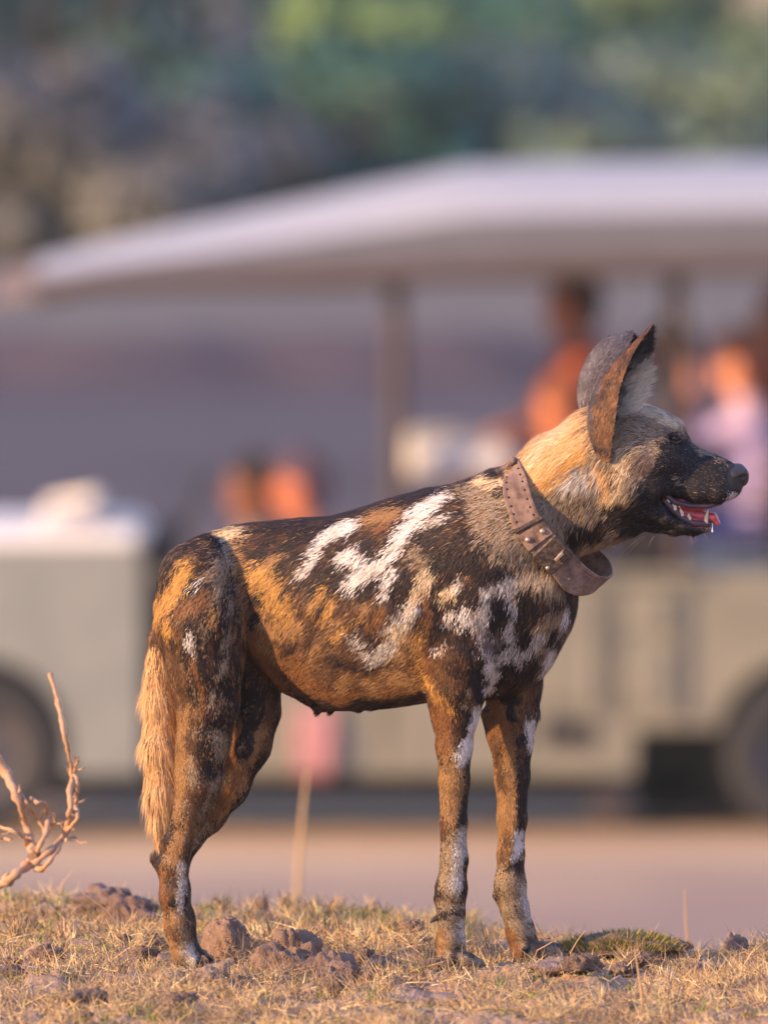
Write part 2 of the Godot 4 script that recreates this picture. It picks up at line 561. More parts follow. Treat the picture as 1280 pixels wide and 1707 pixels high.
# hair length, in dog units
func length_of(p: Vector3) -> float:
	var u := p.x + 640.0
	var v := FLOOR - p.y
	if u < 305.0 and v > 1070.0 and v < 1440.0 and absf(p.z) < 34.0: return 30.0
	if v > 1572.0: return 4.0
	if v > 1190.0: return lerpf(8.0, 6.0, clampf((v - 1200.0) / 300.0, 0, 1))
	if u > 1075.0: return (6.0 if u > 1140.0 else 8.0) if v > 735.0 else 12.0
	if u > 1000.0: return 26.0 if (v > 735.0 and v < 815.0) else 15.0
	var q := Vector2(u, v)
	for i in STRAP_LINE.size() - 1:
		if q.distance_to(Geometry2D.get_closest_point_to_segment(q, STRAP_LINE[i], STRAP_LINE[i + 1])) < 17.0: return 6.0
	if u > 850.0 and v < 800.0: return 30.0
	if u > 850.0 and v < 920.0: return 20.0
	if u > 860.0: return 18.0
	if v > 1130.0: return 9.0
	return lerpf(14.0, 8.0, clampf((v - 980.0) / 180.0, 0, 1))
const STRAP_LINE := [Vector2(852, 776), Vector2(856, 806), Vector2(868, 842), Vector2(888, 880), Vector2(912, 910), Vector2(940, 938), Vector2(972, 960)]

# colours of the coat, linear
const COAT := {
	"d": Color(0.031, 0.022, 0.023), "k": Color(0.019, 0.016, 0.019), "b": Color(0.125, 0.064, 0.038), "r": Color(0.25, 0.11, 0.045), "t": Color(0.38, 0.205, 0.09), "g": Color(0.58, 0.30, 0.085),
	"c": Color(0.78, 0.58, 0.36), "w": Color(0.84, 0.76, 0.71), "y": Color(0.52, 0.44, 0.37), "z": Color(0.31, 0.21, 0.125), "u": Color(0.37, 0.27, 0.18), "p": Color(0.82, 0.47, 0.215), "e": Color(0.17, 0.125, 0.12),
}
# patches: layer (n near side, f far legs, b both), colour, radius, then points of a stroke
const PATCHES := [
	# lower flank and belly
	["n", "b", 62, 450, 1060, 530, 1105, 620, 1120, 700, 1105], ["n", "b", 24, 500, 1000, 560, 1000], ["n", "b", 36, 540, 1010, 600, 1020, 650, 1020], ["n", "r", 22, 475, 1080, 520, 1130, 580, 1155], ["n", "r", 15, 600, 1150, 690, 1140], ["n", "b", 9, 535, 1115, 560, 1140], ["n", "b", 8, 610, 1140, 640, 1160],
	["n", "r", 10, 410, 930, 411, 985, 418, 1045, 440, 1100, 480, 1150], ["n", "g", 25, 444, 948, 470, 980], ["n", "g", 16, 458, 985, 486, 1012], ["n", "t", 15, 438, 1010, 460, 1036, 505, 1036], ["n", "r", 14, 430, 1050, 470, 1085], ["n", "t", 7, 440, 1060, 462, 1082],
	["n", "g", 7, 548, 965, 528, 1000], ["n", "g", 6, 566, 985, 545, 1020], ["n", "t", 7, 578, 1008, 556, 1035], ["n", "t", 8, 622, 995, 604, 1020], ["n", "g", 6, 585, 1030, 566, 1050], ["n", "r", 9, 640, 1000, 615, 1045],
	["n", "t", 11, 585, 1120, 570, 1145], ["n", "t", 15, 655, 1118, 690, 1135], ["n", "t", 10, 620, 1128, 640, 1150], ["n", "t", 9, 530, 1070, 520, 1095], ["n", "d", 9, 560, 1088, 590, 1100], ["n", "d", 8, 640, 1105, 612, 1100], ["n", "d", 10, 480, 1075, 500, 1060], ["n", "d", 8, 600, 1165, 650, 1172],
	["n", "d", 9, 440, 980, 425, 1030], ["n", "d", 5, 500, 940, 478, 975],
	# rump and saddle
	["n", "c", 12, 382, 888, 420, 887], ["n", "t", 8, 412, 895, 402, 940], ["n", "u", 9, 395, 905, 372, 925], ["n", "d", 24, 435, 900, 500, 900], ["n", "t", 5, 480, 918, 450, 930],
	["n", "w", 9, 606, 866, 556, 884], ["n", "w", 8, 556, 884, 536, 908, 522, 936], ["n", "w", 5, 524, 930, 512, 946],
	["n", "t", 11, 628, 858, 670, 846], ["n", "r", 7, 655, 870, 620, 880],
	["n", "w", 9, 748, 822, 722, 846], ["n", "w", 11, 722, 846, 690, 868, 668, 898], ["n", "w", 14, 668, 898, 642, 922, 616, 941], ["n", "w", 12, 616, 941, 592, 958], ["n", "w", 10, 612, 935, 598, 908, 580, 922], ["n", "w", 9, 662, 935, 648, 974],
	["n", "w", 6, 690, 850, 720, 832, 758, 824], ["n", "d", 16, 612, 888, 640, 906], ["n", "d", 7, 640, 906, 655, 890],
	["n", "u", 14, 700, 912, 716, 940], ["n", "c", 15, 716, 945, 700, 976, 678, 1010], ["n", "y", 18, 690, 1000, 662, 1036], ["n", "c", 18, 668, 1040, 655, 1070], ["n", "y", 14, 648, 1062, 630, 1086], ["n", "t", 15, 690, 1050, 675, 1085], ["n", "r", 12, 700, 1090, 705, 1110],
	["n", "y", 8, 598, 1050, 618, 1078], ["n", "d", 15, 692, 946, 666, 976], ["n", "d", 10, 630, 1050, 600, 1030], ["n", "d", 8, 715, 1000, 712, 1040],
	["n", "r", 8, 712, 975, 716, 1030],
	# shoulder and neck
	["b", "z", 40, 806, 832, 840, 872, 868, 900], ["b", "u", 20, 800, 832, 835, 880], ["b", "c", 8, 804, 797, 838, 802], ["n", "y", 8, 722, 864, 756, 852], ["n", "d", 18, 735, 890, 745, 935], ["b", "d", 15, 775, 835, 772, 890],
	["n", "c", 7, 740, 976, 766, 960], ["n", "w", 5, 766, 960, 770, 952], ["n", "w", 7, 746, 1012, 776, 1000], ["n", "w", 13, 776, 1018, 822, 1010], ["n", "y", 15, 800, 1022, 812, 1066], ["n", "y", 10, 815, 1005, 812, 975, 840, 960, 872, 950], ["n", "w", 10, 815, 1098, 826, 1120, 818, 1140],
	["b", "y", 18, 850, 985, 856, 1030, 866, 1076], ["b", "y", 12, 835, 1085, 870, 1070], ["b", "u", 22, 884, 945, 925, 962], ["b", "c", 12, 880, 948, 915, 955], ["b", "u", 24, 890, 1030, 925, 1020, 915, 1080], ["b", "y", 12, 880, 1075, 905, 1045],
	["n", "d", 18, 832, 998, 834, 1014], ["n", "e", 14, 812, 1058, 826, 1060], ["b", "d", 17, 882, 978, 874, 1050], ["b", "d", 14, 908, 995, 880, 1015], ["b", "d", 13, 928, 1040, 926, 1055], ["b", "w", 7, 924, 1072, 914, 1108], ["b", "w", 5, 945, 1002, 943, 1034], ["b", "d", 15, 893, 1085, 888, 1108], ["b", "d", 21, 866, 1112, 846, 1142], ["b", "b", 12, 890, 1130, 880, 1160],
	["n", "g", 7, 702, 1046, 704, 1090, 716, 1130], ["n", "g", 8, 716, 1130, 730, 1152, 752, 1174], ["n", "r", 9, 720, 1120, 712, 1070], ["n", "w", 4, 722, 1072, 742, 1064], ["n", "u", 5, 779, 1142, 782, 1148], ["n", "u", 6, 776, 1162, 790, 1172], ["n", "b", 10, 740, 1110, 752, 1140],
	# near foreleg
	["n", "r", 22, 734, 1176, 745, 1230], ["n", "b", 10, 760, 1205, 765, 1235], ["n", "t", 26, 750, 1270, 750, 1375], ["n", "w", 9, 796, 1178, 786, 1222], ["n", "w", 12, 782, 1232, 770, 1254], ["n", "d", 9, 786, 1264, 782, 1310, 768, 1360], ["n", "d", 6, 768, 1360, 754, 1386], ["n", "b", 8, 738, 1360, 740, 1420],
	["n", "u", 22, 765, 1392, 756, 1430, 752, 1470], ["n", "y", 12, 770, 1385, 762, 1430, 756, 1470], ["n", "u", 9, 742, 1400, 738, 1470], ["n", "d", 5, 778, 1428, 779, 1440], ["n", "d", 6, 778, 1462, 772, 1478], ["n", "z", 14, 738, 1496, 770, 1512], ["n", "d", 7, 750, 1518, 772, 1514], ["n", "u", 22, 748, 1540, 750, 1600], ["n", "y", 8, 765, 1535, 768, 1560], ["n", "d", 8, 756, 1578, 754, 1600], ["n", "z", 12, 772, 1596, 795, 1604], ["n", "t", 8, 732, 1545, 730, 1612],
	# far foreleg
	["f", "r", 38, 836, 1185, 838, 1262], ["f", "t", 30, 840, 1270, 842, 1420], ["f", "d", 15, 874, 1230, 876, 1300, 872, 1372], ["f", "d", 6, 872, 1372, 862, 1390], ["f", "b", 9, 826, 1230, 836, 1310], ["f", "w", 8, 884, 1198, 886, 1240], ["f", "w", 9, 866, 1392, 858, 1432], ["f", "b", 8, 845, 1390, 838, 1440], ["f", "u", 28, 850, 1470, 866, 1560], ["f", "d", 8, 865, 1442, 863, 1456], ["f", "z", 12, 858, 1505, 872, 1520], ["f", "y", 8, 872, 1480, 880, 1530], ["f", "r", 10, 846, 1560, 862, 1600], ["f", "z", 18, 895, 1590, 945, 1600], ["f", "b", 8, 880, 1572, 900, 1585],
	# near hind leg
	["n", "g", 17, 316, 938, 286, 985], ["n", "g", 12, 275, 1008, 283, 1038], ["n", "r", 14, 308, 1000, 346, 984], ["n", "g", 8, 358, 1008, 357, 1022], ["n", "u", 9, 372, 955, 366, 975], ["n", "u", 10, 384, 930, 360, 945], ["n", "w", 9, 320, 1046, 316, 1058], ["n", "w", 4, 340, 952, 332, 962],
	["n", "r", 5, 322, 1078, 331, 1118, 344, 1170], ["n", "u", 8, 384, 1040, 377, 1060], ["n", "u", 7, 374, 1092, 368, 1110], ["n", "u", 6, 357, 1140, 352, 1160], ["n", "u", 6, 350, 1030, 346, 1045], ["n", "b", 20, 285, 1080, 300, 1150], ["n", "b", 10, 300, 1020, 296, 1060], ["n", "u", 6, 388, 985, 384, 1000],
	["n", "b", 18, 310, 1230, 312, 1330], ["n", "t", 11, 303, 1180, 300, 1300], ["n", "t", 9, 312, 1170, 318, 1200], ["n", "b", 12, 330, 1175, 322, 1230], ["n", "u", 24, 345, 1290, 330, 1335], ["n", "d", 14, 340, 1205, 345, 1280], ["n", "z", 12, 365, 1215, 372, 1250], ["n", "t", 6, 302, 1290, 292, 1360], ["n", "u", 7, 318, 1250, 322, 1300], ["n", "b", 14, 334, 1300, 316, 1370], ["n", "t", 20, 316, 1370, 292, 1425], ["n", "b", 8, 322, 1350, 308, 1420], ["n", "y", 7, 304, 1435, 298, 1525], ["n", "b", 7, 283, 1440, 284, 1485], ["n", "r", 7, 268, 1445, 274, 1520], ["n", "t", 22, 290, 1530, 300, 1600], ["n", "u", 10, 302, 1540, 306, 1600], ["n", "y", 8, 316, 1570, 320, 1608], ["n", "b", 8, 285, 1535, 300, 1560],
	# far hind leg
	["f", "r", 30, 400, 1225, 385, 1270], ["f", "b", 20, 440, 1180, 435, 1240], ["f", "z", 26, 370, 1310, 320, 1390], ["f", "t", 15, 432, 1205, 402, 1290, 362, 1350], ["f", "r", 12, 392, 1290, 350, 1360], ["f", "z", 18, 290, 1420, 290, 1590],
	# tail
	["b", "b", 16, 262, 1000, 254, 1066], ["b", "g", 9, 268, 985, 262, 1020],
]
const FACE_PATCHES := [
	["b", "z", 60, 930, 840, 1010, 820], ["b", "u", 22, 895, 830, 930, 860], ["b", "y", 16, 950, 785, 1008, 772], ["b", "z", 18, 985, 810, 1010, 850], ["b", "k", 34, 1040, 850, 1078, 868], ["b", "d", 20, 960, 880, 1000, 870], ["b", "c", 9, 985, 905, 1058, 902],
	["b", "p", 32, 975, 672, 940, 728, 892, 780], ["b", "p", 18, 990, 720, 930, 775, 880, 800], ["b", "g", 10, 985, 735, 930, 790], ["b", "c", 10, 968, 685, 905, 750],
	["b", "z", 44, 1060, 715, 1095, 725], ["b", "u", 18, 1036, 735, 1060, 700], ["b", "u", 14, 1056, 690, 1090, 692, 1120, 708], ["b", "z", 20, 1070, 770, 1075, 790],
	["b", "c", 13, 1050, 745, 1030, 790, 1020, 815], ["b", "p", 9, 1012, 760, 1018, 800], ["b", "b", 8, 1032, 776, 1026, 790],
	["b", "k", 36, 1128, 760, 1170, 792, 1215, 802], ["b", "k", 30, 1100, 790, 1090, 840], ["b", "k", 26, 1085, 850, 1150, 886], ["b", "k", 20, 1100, 812, 1160, 832, 1208, 822], ["b", "e", 14, 1112, 722, 1135, 735], ["b", "k", 12, 1118, 730, 1140, 740], ["b", "e", 10, 1075, 745, 1082, 775],
	["b", "c", 11, 1072, 680, 1104, 690], ["b", "c", 9, 1104, 690, 1136, 712], ["b", "u", 9, 1090, 712, 1112, 722], ["b", "w", 5, 1216, 829, 1224, 824],
]

const MAP_W := 560
const MAP_H := 570
const MAP_U := 190.0
const MAP_V := 525.0
var maps := {}
var coat_keys := []

func paint(m: PackedByteArray, layer: String, list: Array) -> void:
	for s in list:
		if s[0] != "b" and s[0] != layer: continue
		var idx := coat_keys.find(s[1])
		var r: float = s[2]
		for i in range(3, s.size() - 3, 2):
			var a := Vector2(s[i], s[i + 1])
			var b := Vector2(s[i + 2], s[i + 3])
			var d := b - a
			var il := 1.0 / maxf(d.length_squared(), 0.01)
			var x0 := maxi(0, int((minf(a.x, b.x) - r * 1.5 - MAP_U) / 2))
			var x1 := mini(MAP_W - 1, int((maxf(a.x, b.x) + r * 1.5 - MAP_U) / 2))
			var y0 := maxi(0, int((minf(a.y, b.y) - r * 1.5 - MAP_V) / 2))
			var y1 := mini(MAP_H - 1, int((maxf(a.y, b.y) + r * 1.5 - MAP_V) / 2))
			for y in range(y0, y1 + 1):
				for x in range(x0, x1 + 1):
					var p := Vector2(MAP_U + x * 2, MAP_V + y * 2)
					var q := p - a
					var t := clampf(q.dot(d) * il, 0, 1)
					var e := (q - d * t).length()
					if e < r * 1.5 and e < r * (0.94 + 0.75 * noise_a.get_noise_2d(p.x * 1.3, p.y * 1.3) + (0.5 if s[1] == "w" or s[1] == "c" or s[1] == "y" else 0.3) * (rng.randf() - 0.5)) + 4.0 * noise_b.get_noise_2d(p.x * 1.6 + p.y * 1.0, p.y * 0.5):
						m[y * MAP_W + x] = idx

func make_maps() -> void:
	coat_keys = COAT.keys()
	for layer in ["n", "f"]:
		var m := PackedByteArray()
		m.resize(MAP_W * MAP_H)
		m.fill(coat_keys.find("d"))
		paint(m, layer, PATCHES)
		maps[layer] = m
		var h := PackedByteArray()
		h.resize(MAP_W * MAP_H)
		h.fill(coat_keys.find("z"))
		paint(h, layer, FACE_PATCHES)
		maps[layer + "h"] = h

func coat_at(p: Vector3, head: bool, mix := 0.5) -> Color:
	var u := p.x + 640.0
	var v := FLOOR - p.y
	if not head and u < 308.0 and v > 1072.0 and absf(p.z) < 30.0: return COAT["p"].lerp(COAT["c"], mix * 0.7)
	var layer := "n" if p.z > -18.0 else "f"
	# forward of the collar's line the head's markings hold
	if (u - 842.0) * 172.0 - (v - 782.0) * 132.0 > 0.0 and v < 950.0: layer += "h"
	var x := clampi(int((u - MAP_U) * 0.5), 0, MAP_W - 1)
	var y := clampi(int((v - MAP_V) * 0.5), 0, MAP_H - 1)
	var m: PackedByteArray = maps[layer]
	var c: Color = COAT[coat_keys[m[y * MAP_W + x]]]
	# brindling: darker and tawnier flecks within a patch
	var s := noise_c.get_noise_3d(p.x, p.y, p.z) * 0.8 + 0.45 * noise_c.get_noise_3d(p.x * 2.3 + 900.0, p.y * 1.5, p.z * 2.0)
	var key: String = coat_keys[m[y * MAP_W + x]]
	if (key == "d" or key == "b") and not head:
		var fl := noise_b.get_noise_3d(p.x * 0.8, p.y * 0.55, p.z * 0.7 + 40.0)
		var far_back := 1.0 if u < 420.0 else 0.15
		if fl > 0.2 and mix < (fl - 0.2) * 2.6 * far_back: return COAT["t"] if mix < 0.35 else COAT["u"]
	if key == "k": return c if mix < 0.86 else c.lerp(COAT["e"], 0.55)
	if key == "z": return COAT["d"] if mix < 0.2 else (COAT["y"] if mix > 0.92 else (COAT["u"] if mix > 0.62 else c))
	if key == "y": return COAT["e"] if mix < 0.15 else (COAT["w"] if mix > 0.75 else c)
	if key == "u" and mix < 0.18: return COAT["b"]
	if s > 0.12: c = c.lerp(COAT["t"] if key != "d" else COAT["r"], minf(0.5, (s - 0.12) * 1.6))
	elif s < -0.2 and key != "w" and key != "p": c = c.lerp(COAT["d"], minf(0.6, (-0.2 - s) * 2.4))
	return c

# hair laid over a skin; every strand is a tapering bent blade
func grow(hair: Geo, g: Geo, lay: PackedVector3Array, lens: PackedFloat32Array, per_area: float, colour: Callable, width := 2.0, lift := 0.3, seed_ := 5) -> void:
	var r := RandomNumberGenerator.new()
	r.seed = seed_
	for i in range(0, g.t.size(), 3):
		var ia := g.t[i]
		var ib := g.t[i + 1]
		var ic := g.t[i + 2]
		var a := g.v[ia]
		var b := g.v[ib]
		var c := g.v[ic]
		var ln0 := lens[ia]
		if ln0 <= 0.0: continue
		var area := (b - a).cross(c - a).length() * 0.5
		var nz := g.n[ia].z
		var want := area * per_area * (1.0 if nz > -0.2 else 0.14)
		var cnt := int(want + r.randf())
		for k in cnt:
			var s := r.randf()
			var t := r.randf()
			if s + t > 1.0:
				s = 1.0 - s
				t = 1.0 - t
			var p := a + (b - a) * s + (c - a) * t
			var n := (g.n[ia] + (g.n[ib] - g.n[ia]) * s + (g.n[ic] - g.n[ia]) * t).normalized()
			var d := lay[ia] + Vector3(r.randf() - 0.5, r.randf() - 0.5, r.randf() - 0.5) * 0.42
			# clumps lean together
			var cl := noise_b.get_noise_3d(p.x * 0.9, p.y * 0.9, p.z * 0.9)
			d += Vector3(0.5 * cl, 0.35 * noise_b.get_noise_3d(p.y * 0.9, p.z * 0.9 + 50.0, p.x * 0.9), 0.0)
			d = (d - n * d.dot(n)).normalized()
			var up := lift * (0.55 + 0.9 * r.randf())
			var ln := ln0 * (0.6 + 0.7 * r.randf()) * (1.0 + 0.35 * cl)
			var d1 := (d + n * up).normalized()
			var d2 := (d + n * (up * 0.25) + Vector3(0, -0.12, 0)).normalized()
			var side := d.cross(n)
			var wd := width * (0.6 + 0.8 * r.randf()) * 0.5
			var col: Color = colour.call(p, d, ln0)
			var f := 0.78 + 0.44 * r.randf()
			col = enc(Color(col.r * f, col.g * f, col.b * f * (0.94 + 0.12 * r.randf())))
			var nn := (n + side * (r.randf() - 0.5) * 0.7 + d * 0.25).normalized()
			var p1 := p - n * 1.0
			var p2 := p + d1 * ln * 0.5
			var p3 := p2 + d2 * ln * 0.5
			var o := hair.v.size()
			hair_count += 1
			hair.v.append(p1 - side * wd); hair.v.append(p1 + side * wd); hair.v.append(p2 - side * wd * 0.75); hair.v.append(p2 + side * wd * 0.75); hair.v.append(p3)
			for q in 5:
				hair.n.append(nn)
				hair.c.append(col)
			if flip_hair:
				hair.t.append(o); hair.t.append(o + 1); hair.t.append(o + 2); hair.t.append(o + 1); hair.t.append(o + 3); hair.t.append(o + 2); hair.t.append(o + 2); hair.t.append(o + 3); hair.t.append(o + 4)
			else:
				hair.t.append(o); hair.t.append(o + 2); hair.t.append(o + 1); hair.t.append(o + 1); hair.t.append(o + 2); hair.t.append(o + 3); hair.t.append(o + 2); hair.t.append(o + 4); hair.t.append(o + 3)
const flip_hair := false
var hair_count := 0

# an ear: a cupped shell between a near rim, a back line and a far rim
func ear(near: Array, back: Array, far: Array, thick: float) -> Geo:
	var g := Geo.new()
	var cv := []
	for l in [near, back, far]:
		var c := Curve3D.new()
		c.bake_interval = 4.0
		for i in l.size():
			var p := D(l[i][0], l[i][1], l[i][2])
			var a := D(l[maxi(i - 1, 0)][0], l[maxi(i - 1, 0)][1], l[maxi(i - 1, 0)][2])
			var b := D(l[mini(i + 1, l.size() - 1)][0], l[mini(i + 1, l.size() - 1)][1], l[mini(i + 1, l.size() - 1)][2])
			c.add_point(p, (a - b) / 6.0, (b - a) / 6.0)
		cv.append(c)
	var NS := 36
	var NT := 18
	var grid := []
	for i in NS + 1:
		var s := float(i) / NS
		var row := []
		var n0: Vector3 = cv[0].sample_baked(s * cv[0].get_baked_length(), true)
		var b0: Vector3 = cv[1].sample_baked(s * cv[1].get_baked_length(), true)
		var f0: Vector3 = cv[2].sample_baked(s * cv[2].get_baked_length(), true)
		var ctl := b0 * 2.0 - (n0 + f0) * 0.5
		for j in NT + 1:
			var t := float(j) / NT
			row.append(n0 * (1 - t) * (1 - t) + ctl * 2.0 * t * (1 - t) + f0 * t * t + Vector3(0.9, 0.6, 0.5) * noise_b.get_noise_2d(s * 90.0, t * 60.0) * 1.2)
		grid.append(row)
	var mid := Vector3.ZERO
	for row in grid: mid += row[0] + row[NT]
	mid /= 2.0 * (NS + 1)
	for face in 2:
		var base := g.v.size()
		for i in NS + 1:
			for j in NT + 1:
				var ds: Vector3 = grid[mini(i + 1, NS)][j] - grid[maxi(i - 1, 0)][j]
				var dt: Vector3 = grid[i][mini(j + 1, NT)] - grid[i][maxi(j - 1, 0)]
				var nn := ds.cross(dt).normalized()
				if nn == Vector3.ZERO: nn = Vector3.LEFT
				if nn.dot(grid[i][NT / 2] - (grid[i][0] + grid[i][NT]) * 0.5) < 0.0: nn = -nn
				var inw := -1.0 if face == 1 else 1.0
				g.vert(grid[i][j] + nn * thick * 0.5 * inw * (0.4 + 0.6 * sin(PI * clampf(float(j) / NT, 0.04, 0.96))), nn * inw, Color(face, float(j) / NT, float(i) / NS))
		for i in NS:
			for j in NT:
				var q := base + i * (NT + 1) + j
				g.quad(q, q + 1, q + NT + 2, q + NT + 1)
	var off := (NS + 1) * (NT + 1)
	for i in NS:                                   # rims
		for j in [0, NT]:
			var q: int = i * (NT + 1) + j
			var w: int = q + NT + 1
			g.quad(q, w, w + off, q + off)
	return g

func ear_colour(c: Color, near: bool) -> Color:     # c holds (inside, across, along)
	var s := noise_a.get_noise_2d(c.g * 120.0 + 40.0, c.b * 140.0) * 0.5 + 0.5
	if c.r < 0.5:
		if not near: return Color(0.085, 0.068, 0.072).lerp(Color(0.22, 0.185, 0.195), clampf(s * 1.3 - 0.1, 0, 1) * clampf(c.g * 4.0, 0.1, 1.0) * clampf((1.0 - c.b) * 8.0, 0.1, 1.0))
		if c.b < 0.40 + 0.2 * s and c.g > 0.26: return COAT["d"].lerp(COAT["e"], s)
		return COAT["d"].lerp(COAT["r"], clampf(s * 1.9 - 0.35, 0, 1))
	var k := clampf((c.g - 0.78) * 6.0 + (s - 0.5) * 0.8, 0, 1)
	return COAT["k"].lerp(Color(0.56, 0.46, 0.34), k * (1.0 - clampf((c.b - 0.50 + (s - 0.5) * 0.3) * 4.0, 0, 1)))

func build_dog() -> void:
	var dog := thing("wild_dog", "lean wild dog with blotched black, tan and white coat standing in profile, mouth open", "wild dog", Vector3.ZERO)
	make_maps()
	var fur := vmat(0.62)
	fur.metallic_specular = 0.35
	var body_mesh := ArrayMesh.new()
	var hair := Geo.new()
	var all := Geo.new()
	for part in 2:
		var f := trunk_field() if part == 0 else head_field()
		f.net(4.4 if part == 0 else 2.6)
		var g := f.geo()
		var lay := PackedVector3Array()
		var lens := PackedFloat32Array()
		lay.resize(g.v.size())
		lens.resize(g.v.size())
		var head := part == 1
		for i in g.v.size():
			var p := g.v[i]
			var u := p.x + 640.0
			var v := FLOOR - p.y
			lay[i] = lay_of(p)
			lens[i] = length_of(p)
			var inside := false
			if head:
				if u < 868.0: lens[i] = 0.0
				# bare: nose leather, mouth lining
				if u > 1214.0 and v > 772.0 and v < 815.0: lens[i] = 0.0
				var nd := g.n[i].y
				if u > 1100.0 and u < 1182.0 and v > 836.0 and v < 880.0 and absf(p.z) < 24.0 and nd > 0.5:
					lens[i] = 0.0
					inside = true
			var c := coat_at(p, head)
			if inside: c = Color(0.36, 0.07, 0.07)
			if head and u > 1214.0 and v > 772.0 and v < 815.0: c = Color(0.032, 0.024, 0.022)
			g.c[i] = enc(c * 0.8)
		var body_col := func(p: Vector3, w: Vector3, ln: float) -> Color: return coat_at(p - w * (rng.randf() + rng.randf() - 0.6) * ln * (1.4 if p.x < 130.0 else 0.8) + Vector3(rng.randf() - 0.5, rng.randf() - 0.5, 0) * 5.0, head, rng.randf())
		grow(hair, g, lay, lens, 0.42 if part == 0 else 0.6, body_col, 1.2 if part == 0 else 0.95, 0.22, 11 + part)
		# the long tail brush and the longer hair of the ruff get a second coat
		var extra := PackedFloat32Array()
		extra.resize(g.v.size())
		for i in g.v.size():
			var u := g.v[i].x + 640.0
			var v := FLOOR - g.v[i].y
			if part == 0 and v > 1070.0 and lens[i] > 26.5 and u < 305.0: extra[i] = 54.0 if v < 1330.0 else 40.0
		if part == 0:
			grow(hair, g, lay, extra, 0.42, func(_p: Vector3, _w: Vector3, _l: float) -> Color: return COAT["p"].lerp(COAT["c"], rng.randf() * 0.6).lerp(COAT["t"], 0.22 * rng.randf()), 1.2, 0.34, 31)
		var base := all.v.size()
		all.v.append_array(g.v); all.n.append_array(g.n); all.c.append_array(g.c)
		for q in g.t: all.t.append(base + q)
	# ears
	for e in 2:
		var g: Geo
		if e == 0:
			g = ear([[1014, 766, 84], [1022, 705, 102], [1031, 650, 104], [1052, 588, 98], [1088, 537, 82]], [[996, 748, 66], [982, 700, 64], [994, 648, 62], [1037, 590, 68], [1087, 540, 74]], [[1052, 700, 40], [1068, 668, 40], [1078, 630, 42], [1086, 585, 50], [1089, 541, 66]], 4.0)
		else:
			g = ear([[1000, 730, -36], [1012, 680, -30], [1030, 620, -34], [1048, 580, -46], [1056, 557, -60]], [[985, 720, -62], [967, 668, -66], [973, 618, -70], [1005, 572, -70], [1054, 556, -66]], [[1040, 700, -92], [1062, 650, -100], [1070, 610, -98], [1068, 578, -86], [1058, 558, -70]], 4.0)
		var lay := PackedVector3Array()
		var lens := PackedFloat32Array()
		var keep := g.c.duplicate()
		for i in g.v.size():
			var inner := keep[i].r > 0.5
			lay.append(Vector3(0.35, 0.9, 0).normalized() if not inner else Vector3(0.75, 0.6, -0.1).normalized())
			lens.append(9.0 if not inner else (19.0 if keep[i].g > 0.5 and keep[i].b < 0.55 else 8.0))
			g.c[i] = enc(ear_colour(keep[i], e == 0))
		var tmp := Geo.new()
		var cols := {}
		# colour each strand from the nearest grid vertex of its triangle
		for face in 2:
			var sub := Geo.new()
			sub.v = g.v; sub.n = g.n
			for i in range(0, g.t.size(), 3):
				if int(keep[g.t[i]].r + 0.5) == face and int(keep[g.t[i + 1]].r + 0.5) == face:
					sub.t.append(g.t[i]); sub.t.append(g.t[i + 1]); sub.t.append(g.t[i + 2])
			var look := func(p: Vector3, _w: Vector3, _l: float) -> Color:
				var best := 1e9
				var w := keep[0]
				for q in range(face * 703, mini(g.v.size(), face * 703 + 703), 3):
					var d := g.v[q].distance_squared_to(p)
					if d < best:
						best = d
						w = keep[q]
				return ear_colour(w, e == 0)
			grow(hair, sub, lay, lens, 0.28, look, 1.1, 0.22, 51 + e * 2 + face)
		var base := all.v.size()
		all.v.append_array(g.v); all.n.append_array(g.n); all.c.append_array(g.c)
		for q in g.t: all.t.append(base + q)
	var skin := vmat(0.7)
	obj("body", all.mesh(K), skin, dog)
	# crest of the brow, cheek and jaw whiskers
	var r := RandomNumberGenerator.new()
	r.seed = 77
	var coat := obj("fur", hair.mesh(K), fur, dog)
	tag(coat, "", "", "", "stuff")
	# nose leather with nostrils
	var leather := mat(Color(0.035, 0.028, 0.028), 0.38)
	var nf := Field.new()
	nf.cone(D(1222, 792, 10), D(1236, 790, 8), 14, 12, 8.0)
	nf.cone(D(1222, 792, -10), D(1236, 790, -8), 14, 12, 8.0)
	nf.cone(D(1228, 806, 0), D(1236, 800, 0), 10, 11, 8.0)
	nf.cone(D(1218, 782, 0), D(1230, 782, 0), 10, 10, 8.0)
	for s in [1.0, -1.0]:
		nf.cone(D(1240, 794, s * 19), D(1232, 798, s * 20), 4.5, 4.0, -4.0)
		nf.cone(D(1232, 798, s * 20), D(1224, 801, s * 22), 4.0, 2.0, -4.0)
	nf.net(1.6)
	var ng := nf.geo()
	obj("nose", ng.mesh(K), leather, dog)
	# eyes
	for s in [1.0, -1.0]:
		var eg := Geo.new()
		eg.ball(D(1124, 728, s * 42), Vector3(9.0, 9.0, 8.5), enc(Color(0.05, 0.022, 0.01)), 16)
		var em := vmat(0.08)
		var eye := obj("eye", eg.mesh(K), em, dog)
		var pg := Geo.new()
		pg.ball(D(1126, 728, s * 48.0), Vector3(3.6, 3.6, 3.2), Color.WHITE, 10)
		obj("pupil", pg.mesh(K), mat(Color(0.008, 0.007, 0.007), 0.08), eye)
		var lg := Geo.new()
		for q in [[[1112, 730, 45], [1119, 722, 49.5], [1127, 721, 50], [1136, 731, 44]], [[1112, 730, 45], [1119, 734, 48.5], [1128, 736, 48.5], [1136, 731, 44]]]:
			var pp := []
			for w in q: pp.append(D(w[0], w[1], s * w[2]))
			lg.tube(pp, [1.6, 2.8, 2.8, 1.6], 8, enc(Color(0.022, 0.017, 0.017)))
		obj("eyelid", lg.mesh(K), vmat(0.5), dog)
